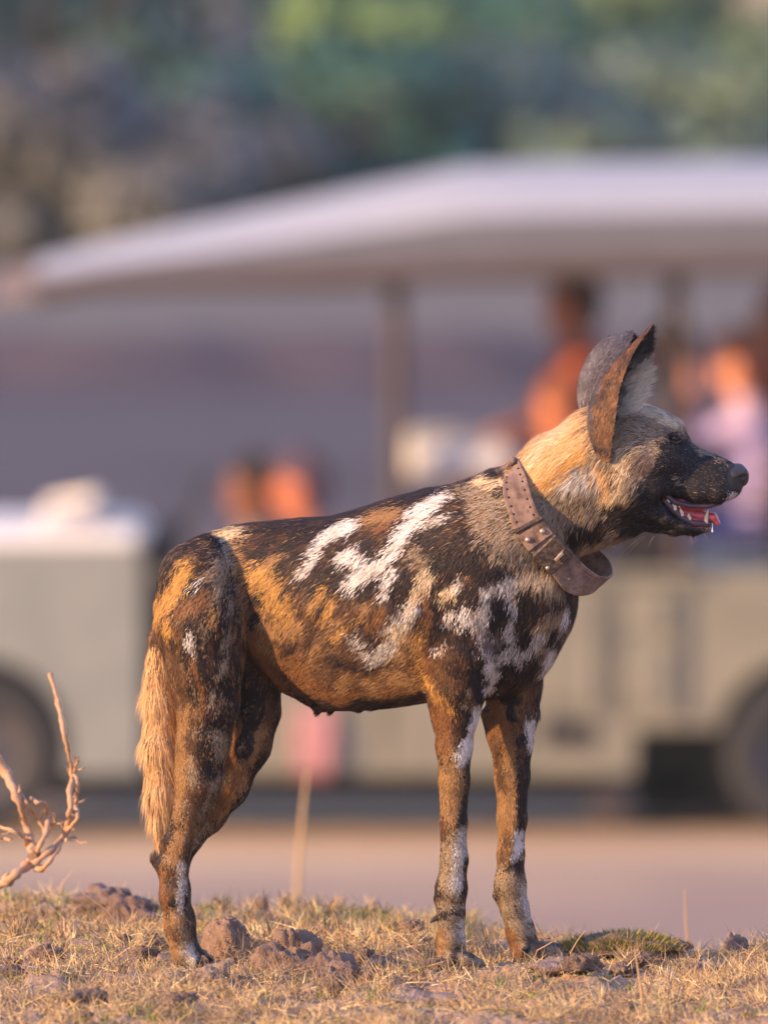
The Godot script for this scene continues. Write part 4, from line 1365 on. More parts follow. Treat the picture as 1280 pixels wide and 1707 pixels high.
func build_ground_things() -> void:
	clod("rock", "squarish reddish brown rock behind the dog's hind foot", "rock", 376, 1590, -0.26, Vector3(0.042, 0.046, 0.036), 3, 0.4, Color(0.27, 0.165, 0.115))
	clod("earth_clod", "large crumbling mound of brown earth just ahead of the hind foot", "earth mound", 480, 1622, 0.02, Vector3(0.064, 0.056, 0.055), 12, 0.75, Color(0.23, 0.145, 0.105))
	clod("earth_clod", "cracked brown clod sloping off the front of the earth mound", "clod", 552, 1638, 0.10, Vector3(0.048, 0.036, 0.045), 22, 0.7, Color(0.22, 0.14, 0.105))
	clod("earth_clod", "rounded pale clod at the foot of the earth mound beside the hind foot", "clod", 352, 1632, 0.14, Vector3(0.026, 0.016, 0.024), 31, 0.5, Color(0.30, 0.20, 0.15))
	clod("earth_clod", "low dark earth lump behind the dog's tail", "clod", 215, 1545, -0.85, Vector3(0.052, 0.034, 0.05), 33, 0.7, Color(0.20, 0.125, 0.10))
	clod("earth_clod", "long grey brown earth lump beyond the tail tip near the shrub", "clod", 180, 1515, -0.70, Vector3(0.060, 0.030, 0.05), 44, 0.7, Color(0.22, 0.145, 0.12))
	clod("earth_clod", "small knobbly clod standing alone at the far crest of the bank", "clod", 1226, 1592, -0.9, Vector3(0.022, 0.025, 0.02), 45, 0.7, Color(0.27, 0.175, 0.14))
	clod("earth_clod", "dark clod in the straw below the mossy tuft", "clod", 1158, 1630, 0.15, Vector3(0.024, 0.018, 0.022), 51, 0.7, Color(0.20, 0.13, 0.10))
	clod("earth_clod", "broad grey clod under the front paws", "clod", 930, 1622, 0.10, Vector3(0.055, 0.018, 0.045), 52, 0.6, Color(0.27, 0.185, 0.155))
	clod("earth_clod", "flat grey earth slab below the front paws", "clod", 725, 1675, 0.75, Vector3(0.075, 0.014, 0.06), 53, 0.6, Color(0.26, 0.185, 0.16))
	var r := RandomNumberGenerator.new()
	r.seed = 9
	for i in 40:
		var u := r.randf_range(10, 1270)
		var v := r.randf_range(1545, 1705)
		var s := r.randf_range(0.007, 0.024)
		clod("small_clod", "small crumb of dried earth lying in the straw", "clod", u, v, -0.8, Vector3(s * r.randf_range(1, 1.7), s * 0.8, s * 1.2), 60 + i, 0.7, Color(0.22, 0.14, 0.10) * r.randf_range(0.6, 1.25), "small clods scattered over the bank")
	# mossy tuft
	var tuft := thing("grass_tuft", "low mossy green tuft on the crest ahead of the front paws", "grass tuft", Vector3.ZERO)
	var tz := meets(1040, 1588, -0.8)
	var c := at(1040, 1588, tz)
	tuft.position = Vector3(c.x, ground_y(c.x, tz), tz)
	var lump := clod_geo(Vector3(0.085, 0.022, 0.05), 77, 0.6, Color(0.15, 0.10, 0.07), 32)
	for i in lump.v.size(): lump.v[i].y += 0.004
	obj("soil_lump", lump.mesh(), vmat(0.95), tuft)
	var tg := Geo.new()
	for i in 1500:
		var a := r.randf() * TAU
		var q := sqrt(r.randf())
		var p := Vector3(cos(a) * q * 0.092, 0.019 * (1.0 - q * q) + 0.002, sin(a) * q * 0.055)
		var d := (Vector3(cos(a) * q * 0.8, 0.75, sin(a) * q * 0.8) + Vector3(r.randf() - 0.5, 0, r.randf() - 0.5) * 0.9).normalized()
		var w := d.cross(Vector3(r.randf() - 0.5, 0.2, 1)).normalized() * 0.0011
		var l := r.randf_range(0.006, 0.017)
		var col := enc((Color(0.24, 0.25, 0.06) if r.randf() < 0.55 else Color(0.48, 0.33, 0.15)) * r.randf_range(0.7, 1.25))
		var nn := (d.cross(w).normalized() + Vector3.UP * 0.5).normalized()
		tg.tri(tg.vert(p - w, nn, col), tg.vert(p + w, nn, col), tg.vert(p + d * l, nn, col))
	tag(obj("blades", tg.mesh(), leaf_mat(), tuft), "", "", "", "stuff")
	# dry stalks
	var stalk := mat(Color(0.55, 0.34, 0.17), 0.8)
	for e in [
		[[[1074, 1712], [1068, 1650], [1057, 1580]], 0.9, 0.0024, "thick orange dry stalk rising at the bottom edge of the bank"],
		[[[1066, 1560], [1068, 1535], [1071, 1516]], -0.85, 0.0022, "short orange stalk behind the mossy tuft"],
		[[[1026, 1560], [1028, 1530], [1026, 1505]], -0.95, 0.0012, "thin upright pale straw left of the mossy tuft"],
		[[[1148, 1590], [1143, 1540], [1140, 1480]], -1.9, 0.0020, "blurred tall pale stalk beyond the crest"],
		[[[494, 1560], [498, 1440], [506, 1345], [512, 1285]], -7.0, 0.006, "tall out of focus grass stalk under the dog's belly"],
		[[[612, 1575], [612, 1540], [620, 1495]], -3.2, 0.004, "blurred straw stalk between the hind and front legs"],
		[[[210, 1545], [180, 1500], [140, 1470]], -0.75, 0.0014, "long fallen straw leaning left of the hind foot"],
		[[[410, 1590], [398, 1575], [396, 1560], [372, 1540]], 0.06, 0.0010, "crooked straw standing before the reddish rock"],
		[[[562, 1560], [545, 1530], [515, 1512]], -0.5, 0.0010, "arched straw leaning over the earth mound"],
		[[[905, 1610], [890, 1590], [895, 1575], [920, 1560]], 0.1, 0.0013, "pale straw tangled over the far front paw"],
		[[[965, 1630], [950, 1600], [962, 1578], [975, 1560]], 0.12, 0.0013, "pale straw curling beside the far front paw"],
		[[[770, 1612], [785, 1606], [792, 1620]], 0.3, 0.0012, "bent pale straw in front of the near front paw"],
	]:
		var pts := []
		var first := at(e[0][0][0], e[0][0][1], e[1])
		var lift := 0.0
		if e[1] > -1.5: lift = ground_y(first.x, e[1]) - first.y
		for p in e[0]:
			var q := at(p[0], p[1], e[1])
			pts.append(q + Vector3(0, lift * (1.0 if e[1] < 0.6 else 0.5), 0.01 * pts.size()))
		tube_thing("dry_stalk", e[3], "stalk", pts, e[2], e[2] * 0.45, stalk)
	# the dry shrub at the left
	var shrub := thing("dry_shrub", "leafless dry orange brown shrub twigs at the far left of the bank", "shrub", at(40, 1500, -1.0))
	var bark := tmat([Color(0.36, 0.20, 0.115), Color(0.50, 0.30, 0.18), Color(0.56, 0.36, 0.23)], 0.03, 14.0, 71, 0.85, 0.05)
	for e in [
		["stem", [[-60, 1492], [0, 1474], [26, 1458], [45, 1443], [54, 1427], [57, 1415]], 11, 7],
		["branch", [[55, 1428], [53, 1405], [45, 1374], [36, 1345], [25, 1320], [12, 1290], [-4, 1262]], 8, 8],
		["branch", [[55, 1436], [68, 1408], [80, 1380], [80, 1358], [75, 1338], [64, 1338], [53, 1330]], 6, 3],
		["branch", [[57, 1440], [82, 1418], [104, 1398], [114, 1372], [118, 1345], [116, 1318], [122, 1296], [116, 1260], [108, 1222], [98, 1172], [84, 1122]], 7, 4.5],
		["twig", [[121, 1296], [126, 1280], [132, 1264]], 4, 3],
		["twig", [[118, 1350], [128, 1330], [130, 1308], [124, 1290]], 4, 3],
		["twig", [[112, 1385], [124, 1372], [130, 1358], [126, 1345], [116, 1346]], 5, 3],
		["twig", [[110, 1400], [124, 1396], [134, 1404], [146, 1402]], 3, 1.5],
		["twig", [[76, 1385], [60, 1358], [46, 1338], [32, 1318]], 4, 2.5],
		["twig", [[52, 1415], [38, 1394], [20, 1384], [-6, 1377]], 5, 3],
		["twig", [[20, 1400], [6, 1398], [-8, 1404]], 3, 2],
		["twig", [[82, 1382], [92, 1368], [90, 1356]], 4, 2],
		["branch", [[60, 1450], [80, 1440], [104, 1404]], 6, 3],
	]:
		var pts := []
		var rad := []
		for i in e[1].size():
			var p: Array = e[1][i]
			pts.append(at(p[0], p[1], -1.0 + 0.02 * sin(i * 1.7 + e[2])) - shrub.position)
			rad.append(lerpf(e[2], e[3], float(i) / (e[1].size() - 1)) * K * 0.85)
		var cv := Curve3D.new()
		for i in pts.size(): cv.add_point(pts[i], (pts[maxi(i - 1, 0)] - pts[mini(i + 1, pts.size() - 1)]) / 6.0, (pts[mini(i + 1, pts.size() - 1)] - pts[maxi(i - 1, 0)]) / 6.0)
		var fine := []
		var frad := []
		var N: int = pts.size() * 4
		for i in N + 1:
			fine.append(cv.sample_baked(cv.get_baked_length() * i / N, true) + Vector3(noise_b.get_noise_1d(i * 20.0 + e[2] * 50.0), noise_b.get_noise_1d(i * 20.0 + 500.0), 0) * 0.002)
			frad.append(lerpf(rad[0], rad[-1], float(i) / N) * (1.0 + 0.5 * noise_b.get_noise_1d(i * 33.0 + e[2] * 9.0) + (0.45 if i % 7 == 3 else 0.0)))
		var g := Geo.new()
		g.tube(fine, frad, 8)
		for i in range(3, N - 1, 7):
			var dirn: Vector3 = (fine[i + 1] - fine[i]).normalized()
			var out := (dirn * 0.8 + dirn.cross(Vector3(0, 0, 1)) * (1.0 if i % 2 else -1.0) + Vector3(0, 0, 0.4 * sin(i * 2.0))).normalized()
			var ln := 0.008 + 0.012 * absf(sin(i * 1.3 + e[2]))
			g.tube([fine[i], fine[i] + out * ln * 0.55, fine[i] + (out + dirn * 0.5).normalized() * ln], [frad[i] * 0.5, frad[i] * 0.34, 0.0003], 6)
		obj(e[0], g.mesh(), bark, shrub)

# ---------------------------------------------------------------- the far side of the plain
func bank_y(x: float, z: float) -> float:
	var n := 0.30 * noise_a.get_noise_2d(x * 4.0, z * 3.0) + 0.10 * noise_b.get_noise_2d(x * 6.0, z * 6.0)
	var y0 := plain_y - 0.2
	var edge := -88.0 + 1.5 * noise_a.get_noise_1d(x * 5.0)
	var s := 0.0
	var cliff := smoothstep(edge, edge - 0.7, z) * 0.37
	var top := smoothstep(edge - 1.0, -100.0, z) * 0.10
	return y0 + 0.2 + s + cliff + top + n * 0.08 - 0.6 * smoothstep(-72.0, -68.0, z)

func bank_colour(x: float, y: float, z: float) -> Color:
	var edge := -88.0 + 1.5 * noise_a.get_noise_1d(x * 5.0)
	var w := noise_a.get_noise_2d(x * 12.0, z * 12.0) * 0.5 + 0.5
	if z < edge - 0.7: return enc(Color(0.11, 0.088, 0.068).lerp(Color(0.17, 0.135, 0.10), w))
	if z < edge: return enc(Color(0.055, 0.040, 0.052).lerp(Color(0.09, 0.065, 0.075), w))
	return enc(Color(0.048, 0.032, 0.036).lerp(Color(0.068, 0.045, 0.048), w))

func build_far() -> void:
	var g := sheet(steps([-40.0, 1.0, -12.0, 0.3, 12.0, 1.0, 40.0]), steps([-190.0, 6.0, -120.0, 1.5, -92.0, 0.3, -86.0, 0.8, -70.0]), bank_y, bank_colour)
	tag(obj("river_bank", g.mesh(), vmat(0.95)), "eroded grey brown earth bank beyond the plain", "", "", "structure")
	var r := RandomNumberGenerator.new()
	r.seed = 21
	# trees: u, v of the crown's middle, depth, half width, half height, leaf colour, words
	var G1 := Color(0.022, 0.105, 0.080)
	var G2 := Color(0.15, 0.26, 0.075)
	var G3 := Color(0.07, 0.165, 0.075)
	var M := Color(0.135, 0.12, 0.12)
	var S := Color(0.22, 0.205, 0.18)
	for e in [
		[250, -40, -128, 2.6, 1.6, G1, "dark teal tree crown at the upper left behind the vehicle's front"], [560, 225, -122, 2.3, 1.3, G1, "dark blue green bushy tree low over the middle of the vehicle roof"], [860, 70, -130, 1.4, 2.0, G1, "narrow dark tree between the two light green crowns"],
		[1010, -70, -134, 3.0, 1.3, G1, "deep green tree along the top edge over the dog's head"], [670, 80, -108, 1.7, 0.55, G2, "bright yellow green crown catching light above the vehicle roof"], [1130, 120, -109, 2.0, 0.8, G2.lerp(M, 0.3), "olive green tree at the upper right above the roof"],
		[410, 190, -107, 0.8, 0.8, G3, "mid green leafy tree above the vehicle's sloping roof"], [130, 200, -120, 2.6, 1.6, S.lerp(M, 0.5), "pale grey leafless thicket tree at the upper left"], [60, 480, -112, 2.4, 1.6, M, "mauve grey thorn bush behind the front of the vehicle"], [300, 480, -108, 2.0, 1.1, M, "mauve thorn bush under the middle of the vehicle roof's slope"],
		[880, 260, -114, 1.6, 0.9, S.lerp(G1, 0.5), "blue grey bush just above the flat part of the roof"], [1180, 250, -112, 2.0, 0.8, S, "dusty grey bush above the right end of the roof"], [560, -90, -140, 3.0, 1.4, G1, "dark evergreen tree reaching out of the top edge"], [1330, 40, -126, 2.2, 1.6, G2.lerp(G1, 0.3), "green tree at the upper right corner"], [-120, 60, -130, 2.4, 2.2, G1.lerp(M, 0.35), "greyish green tree at the upper left corner"],
		[-150, 180, -119, 3.6, 2.4, M, "tall grey tree in the far row at the left edge"], [180, 180, -124, 3.6, 2.4, M, "tall grey tree in the far row above the thicket"], [480, 160, -125, 3.4, 2.3, G1, "tall dark teal tree in the far row above the roof's slope"], [790, 150, -124, 3.4, 2.3, G1, "tall dark teal tree in the far row over the dog's neck"], [1090, 150, -126, 3.4, 2.3, G1, "tall dark green tree in the far row over the dog's nose"], [1380, 150, -124, 3.4, 2.3, G1, "tall dark tree in the far row at the right edge"],
		[60, 300, -100, 1.6, 1.0, S.lerp(M, 0.4), "grey mauve thicket close behind the front of the vehicle"], [330, 330, -102, 1.4, 0.8, M, "mauve thicket behind the middle of the vehicle's sloping roof"], [170, 330, -106, 1.5, 0.9, S, "pale mauve thicket between two grey thickets at the left"],
		[520, 300, -101, 1.5, 0.8, G1, "low dark teal bush behind the roof's slope"], [720, 300, -103, 1.5, 0.7, G1.lerp(M, 0.25), "low dark bush behind the roof's bend"], [930, 290, -104, 1.6, 0.7, G1.lerp(S, 0.25), "low blue green bush behind the flat of the roof"], [1150, 280, -102, 1.6, 0.75, S.lerp(G3, 0.5), "low dusty green bush behind the right of the roof"], [1340, 280, -104, 1.5, 0.8, M, "low mauve bush at the right edge behind the roof"],
		[30, 200, -104, 1.6, 1.2, S, "pale grey thorn thicket at the left edge above the roof's front"], [230, 240, -103, 1.5, 0.9, S.lerp(M, 0.5), "grey thorn thicket beside the pale thicket at the upper left"], [40, 10, -101, 1.7, 0.8, G1.lerp(M, 0.3), "dim green bush in the upper left corner"],
		[400, 270, -99, 1.6, 0.9, G1, "broad teal bush behind the middle of the roof's slope"], [620, 250, -99, 1.6, 0.8, G1, "broad blue green bush over the bend of the roof"], [840, 240, -100, 1.6, 0.7, G1.lerp(S, 0.2), "broad dim green bush over the flat of the roof"], [1060, 230, -99, 1.6, 0.7, G1.lerp(S, 0.3), "broad dusty green bush over the roof above the dog's head"], [1270, 210, -100, 1.6, 0.8, G2.lerp(M, 0.5), "olive bush at the right over the roof"],
		[120, 330, -98, 1.7, 0.9, M, "mauve thicket just over the sloping front of the roof"], [270, 290, -98, 1.3, 0.9, M.lerp(S, 0.4), "pale mauve thicket over the roof's slope"],
		[380, 90, -112, 1.5, 1.0, G1.lerp(G3, 0.3), "dark green bush left of the bright crown"], [880, 130, -113, 1.1, 1.2, G1, "dark blue green tree between the two bright crowns"], [960, 20, -116, 1.7, 0.8, G1, "teal crown at the top right of the middle"],
		[760, 170, -119, 1.5, 0.7, M.lerp(G1, 0.6), "dim purple green bush below the bright crown"], [-40, 300, -117, 1.8, 1.4, M, "grey thorn tree at the left edge above the roof's end"], [700, 330, -132, 4.0, 2.2, G1.lerp(M, 0.3), "wide dark tree behind the vehicle roof"],
	]:
		var c := at(e[0], e[1], e[2])
		var base := bank_y(c.x, e[2]) - 0.1
		var t := thing("far_tree", e[6], "tree", Vector3(c.x, base, e[2]))
		var wood := mat(Color(0.10, 0.075, 0.065), 0.9)
		var tg := Geo.new()
		var h: float = maxf(c.y - base, 0.8)
		tg.tube([Vector3.ZERO, Vector3(0.1, h * 0.35, 0), Vector3(-0.05, h * 0.7, 0.1), Vector3(0.1, h, 0)], [0.22, 0.17, 0.12, 0.05], 8)
		obj("trunk", tg.mesh(), wood, t)
		for k in 4:
			var a := r.randf() * TAU
			var lg := Geo.new()
			lg.tube([Vector3(0, h * 0.5, 0), Vector3(cos(a) * e[3] * 0.35, h * 0.75, sin(a) * e[3] * 0.3), Vector3(cos(a) * e[3] * 0.7, h + e[4] * 0.3, sin(a) * e[3] * 0.6)], [0.10, 0.07, 0.03], 6)
			obj("limb", lg.mesh(), wood, t)
		var cg := Geo.new()
		var lumps := []
		for k in 11: lumps.append([Vector3(r.randfn(0, 0.42), r.randfn(0, 0.36), r.randfn(0, 0.4)), r.randf_range(0.28, 0.5), r.randf_range(0.9, 1.12)])
		var leaf := clampf(float(e[3]) / 1.7, 0.8, 2.0)
		for i in 1900:
			var l: Array = lumps[i % 11]
			var d := Vector3(r.randfn(), r.randfn(), r.randfn()).normalized()
			var q: Vector3 = (l[0] + d * l[1] * r.randf_range(0.6, 1.0)) * Vector3(e[3], e[4], e[3] * 0.75) + Vector3(0, h, 0)
			var s := r.randf_range(0.07, 0.15) * leaf
			var x := Vector3(r.randfn(), r.randfn(), r.randfn()).normalized()
			var y := x.cross(d + Vector3(0.1, 0.2, 0.3)).normalized()
			var nn := (d + Vector3(0, 0.4, 0)).normalized()
			var col := enc((e[5] as Color).lerp(Color(0.07, 0.11, 0.09), 0.2) * float(l[2]) * r.randf_range(0.75, 1.25))
			cg.quad(cg.vert(q - x * s, nn, col), cg.vert(q + y * s * 0.5, nn, col), cg.vert(q + x * s, nn, col), cg.vert(q - y * s * 0.5, nn, col))
		tag(obj("crown", cg.mesh(), leaf_mat(), t), "", "", "", "stuff")

# ---------------------------------------------------------------- the open safari vehicle
func vx(u: float) -> float: return (u - 620.0) * 0.0025
func vy(v: float) -> float: return (1392.0 - v) * 0.0025

func arch(cx: float, cy: float, r: float, bottom: float) -> Array:     # points over a wheel opening, left to right
	var out := []
	var a0 := PI + asin(clampf((bottom - cy) / r, -1, 1))
	for i in 15:
		var a := lerpf(a0, TAU - (a0 - PI), float(i) / 14.0)
		out.append(Vector2(cx + cos(a) * r, cy - sin(a) * r))
	return out

func poly(list: Array) -> PackedVector2Array:
	var p := PackedVector2Array()
	for e in list: p.append(e if e is Vector2 else Vector2(vx(e[0]), vy(e[1])))
	return p

func boxed(called: String, lo: Vector3, hi: Vector3, bev: float, m: Material, parent: Node3D) -> MeshInstance3D:
	var g := Geo.new()
	g.box(lo, hi, bev)
	return obj(called, g.mesh(), m, parent)

func build_vehicle() -> Node3D:
	var p := at(620, 1392, PLAIN_Z)
	var car := thing("safari_vehicle", "open sided khaki safari truck with canvas roof, tiered seats and passengers", "safari truck", Vector3(p.x, p.y, PLAIN_Z - 0.9))
	var khaki := tmat([Color(0.20, 0.185, 0.14), Color(0.24, 0.222, 0.168), Color(0.265, 0.245, 0.185)], 0.01, 1.3, 51, 0.45)
	var khaki_front := tmat([Color(0.215, 0.225, 0.21), Color(0.25, 0.26, 0.24), Color(0.28, 0.285, 0.26)], 0.01, 1.3, 52, 0.4)
	var pale := mat(Color(0.84, 0.78, 0.70), 0.4)
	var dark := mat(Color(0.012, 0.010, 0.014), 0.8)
	var steel := mat(Color(0.06, 0.036, 0.036), 0.5)
	var canvas := tmat([Color(0.38, 0.375, 0.37), Color(0.43, 0.42, 0.415)], 0.02, 1.2, 53, 0.9, 0.3)
	var seat := mat(Color(0.055, 0.05, 0.075), 0.7)
	var seat_pale := mat(Color(0.62, 0.57, 0.53), 0.8)
	# front body: bonnet sides and wing, with its wheel opening
	var WR := 152.0 * 0.0025
	var fc := Vector2(vx(-36), vy(1247))
	var rc := Vector2(vx(1345), vy(1247))
	var bottom := vy(1292)
	var front := [[-260, 1200], [-250, 950], [-200, 918], [228, 905], [236, 935], [236, 1292]]
	var ar := arch(fc.x, fc.y, WR, bottom)
	ar.reverse()
	front.append_array(ar)
	front.append([-255, 1292])
	var g := Geo.new()
	g.prism(poly(front), -0.84, 0.88)
	obj("front_body", g.mesh(), khaki_front, car)
	boxed("bonnet", Vector3(vx(-195), vy(925), -0.70), Vector3(vx(240), vy(884), 0.84), 0.06, pale, car)
	# windscreen folded flat on the bonnet
	var ws := Geo.new()
	ws.tube([Vector3(vx(70), vy(885), -0.62), Vector3(vx(70), vy(872), -0.62), Vector3(vx(150), vy(858), -0.62), Vector3(vx(150), vy(858), 0.62), Vector3(vx(70), vy(872), 0.62), Vector3(vx(70), vy(885), 0.62)], [0.03, 0.03, 0.03, 0.03, 0.03, 0.03], 8)
	obj("windscreen_frame", ws.mesh(), pale, car)
	boxed("folded_cover", Vector3(vx(78), vy(892), -0.5), Vector3(vx(160), vy(866), 0.5), 0.03, mat(Color(0.55, 0.48, 0.52), 0.9), car)
	# tub with its wheel opening
	var tub := [[292, 1292], [292, 962], [900, 962], [915, 952], [1760, 952], [1760, 1215]]
	var ar2 := arch(rc.x, rc.y, WR, vy(1215))
	ar2.reverse()
	tub.append_array(ar2)
	tub.append_array([[1062, 1215], [1056, 1292]])
	var tg := Geo.new()
	tg.prism(poly(tub), -0.86, 0.88)
	obj("rear_body", tg.mesh(), khaki, car)
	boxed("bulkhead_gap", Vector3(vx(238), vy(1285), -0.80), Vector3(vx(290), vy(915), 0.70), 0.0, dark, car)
	var rib_m := mat(Color(0.13, 0.12, 0.095), 0.5)
	# pressed panels and ribs on the near side
	for u in [300, 560, 905, 1010, 1128]:
		boxed("body_rib", Vector3(vx(u), vy(1195), 0.882), Vector3(vx(u + 16), vy(975), 0.905), 0.006, rib_m if u == 1128 or u == 1010 else khaki, car)
	for e in [[1036, 990, 1112, 1052], [1036, 1082, 1112, 1176], [925, 990, 1000, 1176]]:
		boxed("side_panel", Vector3(vx(e[0]), vy(e[3]), 0.882), Vector3(vx(e[2]), vy(e[1]), 0.90), 0.008, khaki, car)
	boxed("step_slot", Vector3(vx(905), vy(1246), 0.872), Vector3(vx(992), vy(1202), 0.892), 0.004, dark, car)
	boxed("belt_rail", Vector3(vx(266), vy(968), 0.884), Vector3(vx(1180), vy(950), 0.91), 0.008, khaki, car)
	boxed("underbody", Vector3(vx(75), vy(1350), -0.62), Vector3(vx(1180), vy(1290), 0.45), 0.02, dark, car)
	boxed("fuel_tank", Vector3(vx(985), vy(1378), -0.5), Vector3(vx(1055), vy(1296), 0.66), 0.03, mat(Color(0.09, 0.075, 0.085), 0.6), car)
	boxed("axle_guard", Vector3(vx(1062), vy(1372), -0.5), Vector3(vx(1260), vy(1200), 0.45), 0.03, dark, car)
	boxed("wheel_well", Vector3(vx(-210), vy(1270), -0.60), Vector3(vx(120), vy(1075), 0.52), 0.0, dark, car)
	# wheels
	var rubber := mat(Color(0.035, 0.033, 0.036), 0.85)
	var rim_m := mat(Color(0.10, 0.09, 0.10), 0.55)
	for c in [fc, rc]:
		for s in [1.0, -1.0]:
			var w := Node3D.new()
			w.name = "wheel"
			car.add_child(w, true)
			w.position = Vector3(c.x, vy(1392) + 0.335, s * 0.74)
			var tw := Geo.new()
			tw.lathe([Vector2(0.19, -0.10), Vector2(0.27, -0.125), Vector2(0.32, -0.11), Vector2(0.335, -0.07), Vector2(0.335, 0.07), Vector2(0.32, 0.11), Vector2(0.27, 0.125), Vector2(0.19, 0.10)], 40)
			for k in 36:                      # tread lugs
				var a := TAU * k / 36.0
				var lug := Geo.new()
				lug.box(Vector3(-0.018, -0.012, -0.10), Vector3(0.018, 0.012, 0.10), 0.004)
				var b := Basis(Vector3(0, 0, 1), a + PI / 2)
				for q in lug.v.size(): tw.vert(b * lug.v[q] + Vector3(cos(a), sin(a), 0) * 0.336, b * lug.n[q])
				for q in lug.t: tw.t.append(tw.v.size() - lug.v.size() + q)
			obj("tyre", tw.mesh(), rubber, w)
			var rw := Geo.new()
			rw.lathe([Vector2(0.0, 0.07 * s), Vector2(0.06, 0.07 * s), Vector2(0.07, 0.03 * s), Vector2(0.16, 0.02 * s), Vector2(0.175, 0.06 * s), Vector2(0.195, 0.09 * s), Vector2(0.195, -0.09 * s)], 32)
			obj("rim", rw.mesh(), rim_m, w)
	# roof: an arched canvas over hoops, sloping down to the front
	var sts := [[-14, 503, 448], [60, 487, 428], [150, 472, 405], [350, 466, 360], [560, 460, 314], [700, 454, 284], [782, 450, 268], [900, 446, 264], [1100, 442, 260], [1290, 440, 257], [1500, 440, 257], [1790, 444, 262]]
	var NC := 20
	var flap_m := tmat([Color(0.17, 0.115, 0.085), Color(0.24, 0.175, 0.135)], 0.02, 1.2, 54, 0.9)
	var roof_side_shade_m := tmat([Color(0.105, 0.10, 0.105), Color(0.145, 0.138, 0.142)], 0.02, 1.2, 55, 0.9)  # darker canvas low on the sides: the arch's shading put into the colour
	for e in [["roof_front_flap", 0, 1, 0, NC, flap_m], ["canvas_roof", 1, sts.size() - 1, 3, NC - 3, canvas], ["shaded_roof_side", 1, sts.size() - 1, 0, 3, roof_side_shade_m], ["shaded_roof_side", 1, sts.size() - 1, NC - 3, NC, roof_side_shade_m]]:
		var rg := Geo.new()
		var lo: int = e[1]
		var hi: int = e[2]
		var j0: int = e[3]
		var j1: int = e[4]
		var w := j1 - j0 + 1
		var inner_base := 0
		for face in 2:
			if face == 1: inner_base = rg.v.size()
			for i in range(lo, hi + 1):
				var s: Array = sts[i]
				var yb := vy(s[1])
				var yt := vy(s[2]) - 0.045
				for j in range(j0, j1 + 1):
					var a := PI * j / NC
					var cz := cos(a)
					var sy := sin(a)
					var z := signf(cz) * pow(absf(cz), 0.8) * 1.02
					var y := yb + (yt - yb) * pow(absf(sy), 0.75)
					if face == 1:
						z *= 0.97
						y -= 0.025 if j > 0 and j < NC else 0.0
					rg.vert(Vector3(vx(s[0]), y, z), Vector3(0, sy + 0.02, cz) * (1.0 if face == 0 else -1.0))
			var b0 := 0 if face == 0 else inner_base
			for i in hi - lo:
				for j in w - 1:
					rg.quad(b0 + i * w + j, b0 + i * w + j + 1, b0 + (i + 1) * w + j + 1, b0 + (i + 1) * w + j)
		rg.smooth_normals()
		for i in hi - lo:                      # hems
			for j in [0, w - 1]:
				rg.flat(rg.v[i * w + j], rg.v[(i + 1) * w + j], rg.v[inner_base + (i + 1) * w + j], rg.v[inner_base + i * w + j], Vector3(rg.v[i * w + j].x, 9.0, 0))
		for i in [0, hi - lo]:
			for j in w - 1: rg.flat(rg.v[i * w + j], rg.v[i * w + j + 1], rg.v[inner_base + i * w + j + 1], rg.v[inner_base + i * w + j], Vector3(vx(700), rg.v[i * w + j].y, 0))
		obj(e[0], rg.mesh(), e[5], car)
	# dark rolls added along both edges to draw the dark line under the roof
	var roll_m := mat(Color(0.10, 0.075, 0.07), 0.9)
	for s in [1.0, -1.0]:
		var pts := []
		var rr := []
		for i in range(1, sts.size() - 1):
			pts.append(Vector3(vx(sts[i][0]), vy(sts[i][1]) + 0.015, s * 1.01))
			rr.append(0.055 + 0.008 * sin(i * 2.0))
		var pg := Geo.new()
		pg.tube(pts, rr, 10)
		obj("dark_edge_roll", pg.mesh(), roll_m, car)
	# frame under the canvas
	for e in [[150, 476], [660, 458], [1132, 444], [1590, 446]]:
		for s in [0.86, -0.86]:
			var pg := Geo.new()
			pg.tube([Vector3(vx(e[0]), vy(955), s), Vector3(vx(e[0]), vy(e[1]) + 0.02, s)], [0.042, 0.042] if e[0] == 660 else [0.03, 0.03], 10)
			if e[0] != 150: obj("roof_post", pg.mesh(), steel, car)
	for s in [0.88, -0.88]:
		var pg := Geo.new()
		var pts := []
		for k in range(1, sts.size()): pts.append(Vector3(vx(sts[k][0]), vy(sts[k][1]) + 0.03, s))
		var rr := []
		for k in pts.size(): rr.append(0.028)
		pg.tube(pts, rr, 8)
		obj("roof_rail", pg.mesh(), steel, car)
	for u in [150, 660, 1132, 1590]:
		var pg := Geo.new()
		pg.tube([Vector3(vx(u), vy(455), -0.86), Vector3(vx(u), vy(455), 0.86)], [0.025, 0.025], 8)
		obj("roof_hoop", pg.mesh(), steel, car)
	# seats in rising tiers
	for e in [[380, 1010, 870, 470], [700, 960, 742, 850], [1010, 860, 640, 1120], [1290, 800, 600, 1400]]:
		var m := seat_pale if e[0] == 700 else seat
		boxed("seat_cushion", Vector3(vx(e[0]), vy(e[1]), -0.78), Vector3(vx(e[3]), vy(e[1]) + 0.14, 0.74), 0.04, seat, car)
		boxed("seat_base", Vector3(vx(e[0] + 15), vy(1000), -0.76), Vector3(vx(e[3] - 10), vy(e[1]) - 0.004, 0.72), 0.01, dark, car)
		if e[0] == 700:
			boxed("seat_back", Vector3(vx(668), vy(802), -0.78), Vector3(vx(862), vy(742), 0.74), 0.05, m, car)
			boxed("seat_back", Vector3(vx(800), vy(958), -0.74), Vector3(vx(850), vy(802), 0.70), 0.03, seat, car)
		else:
			boxed("seat_back", Vector3(vx(e[3] - 38), vy(e[1]) + 0.15, -0.78), Vector3(vx(e[3]), vy(e[2]), 0.74), 0.04, m, car)
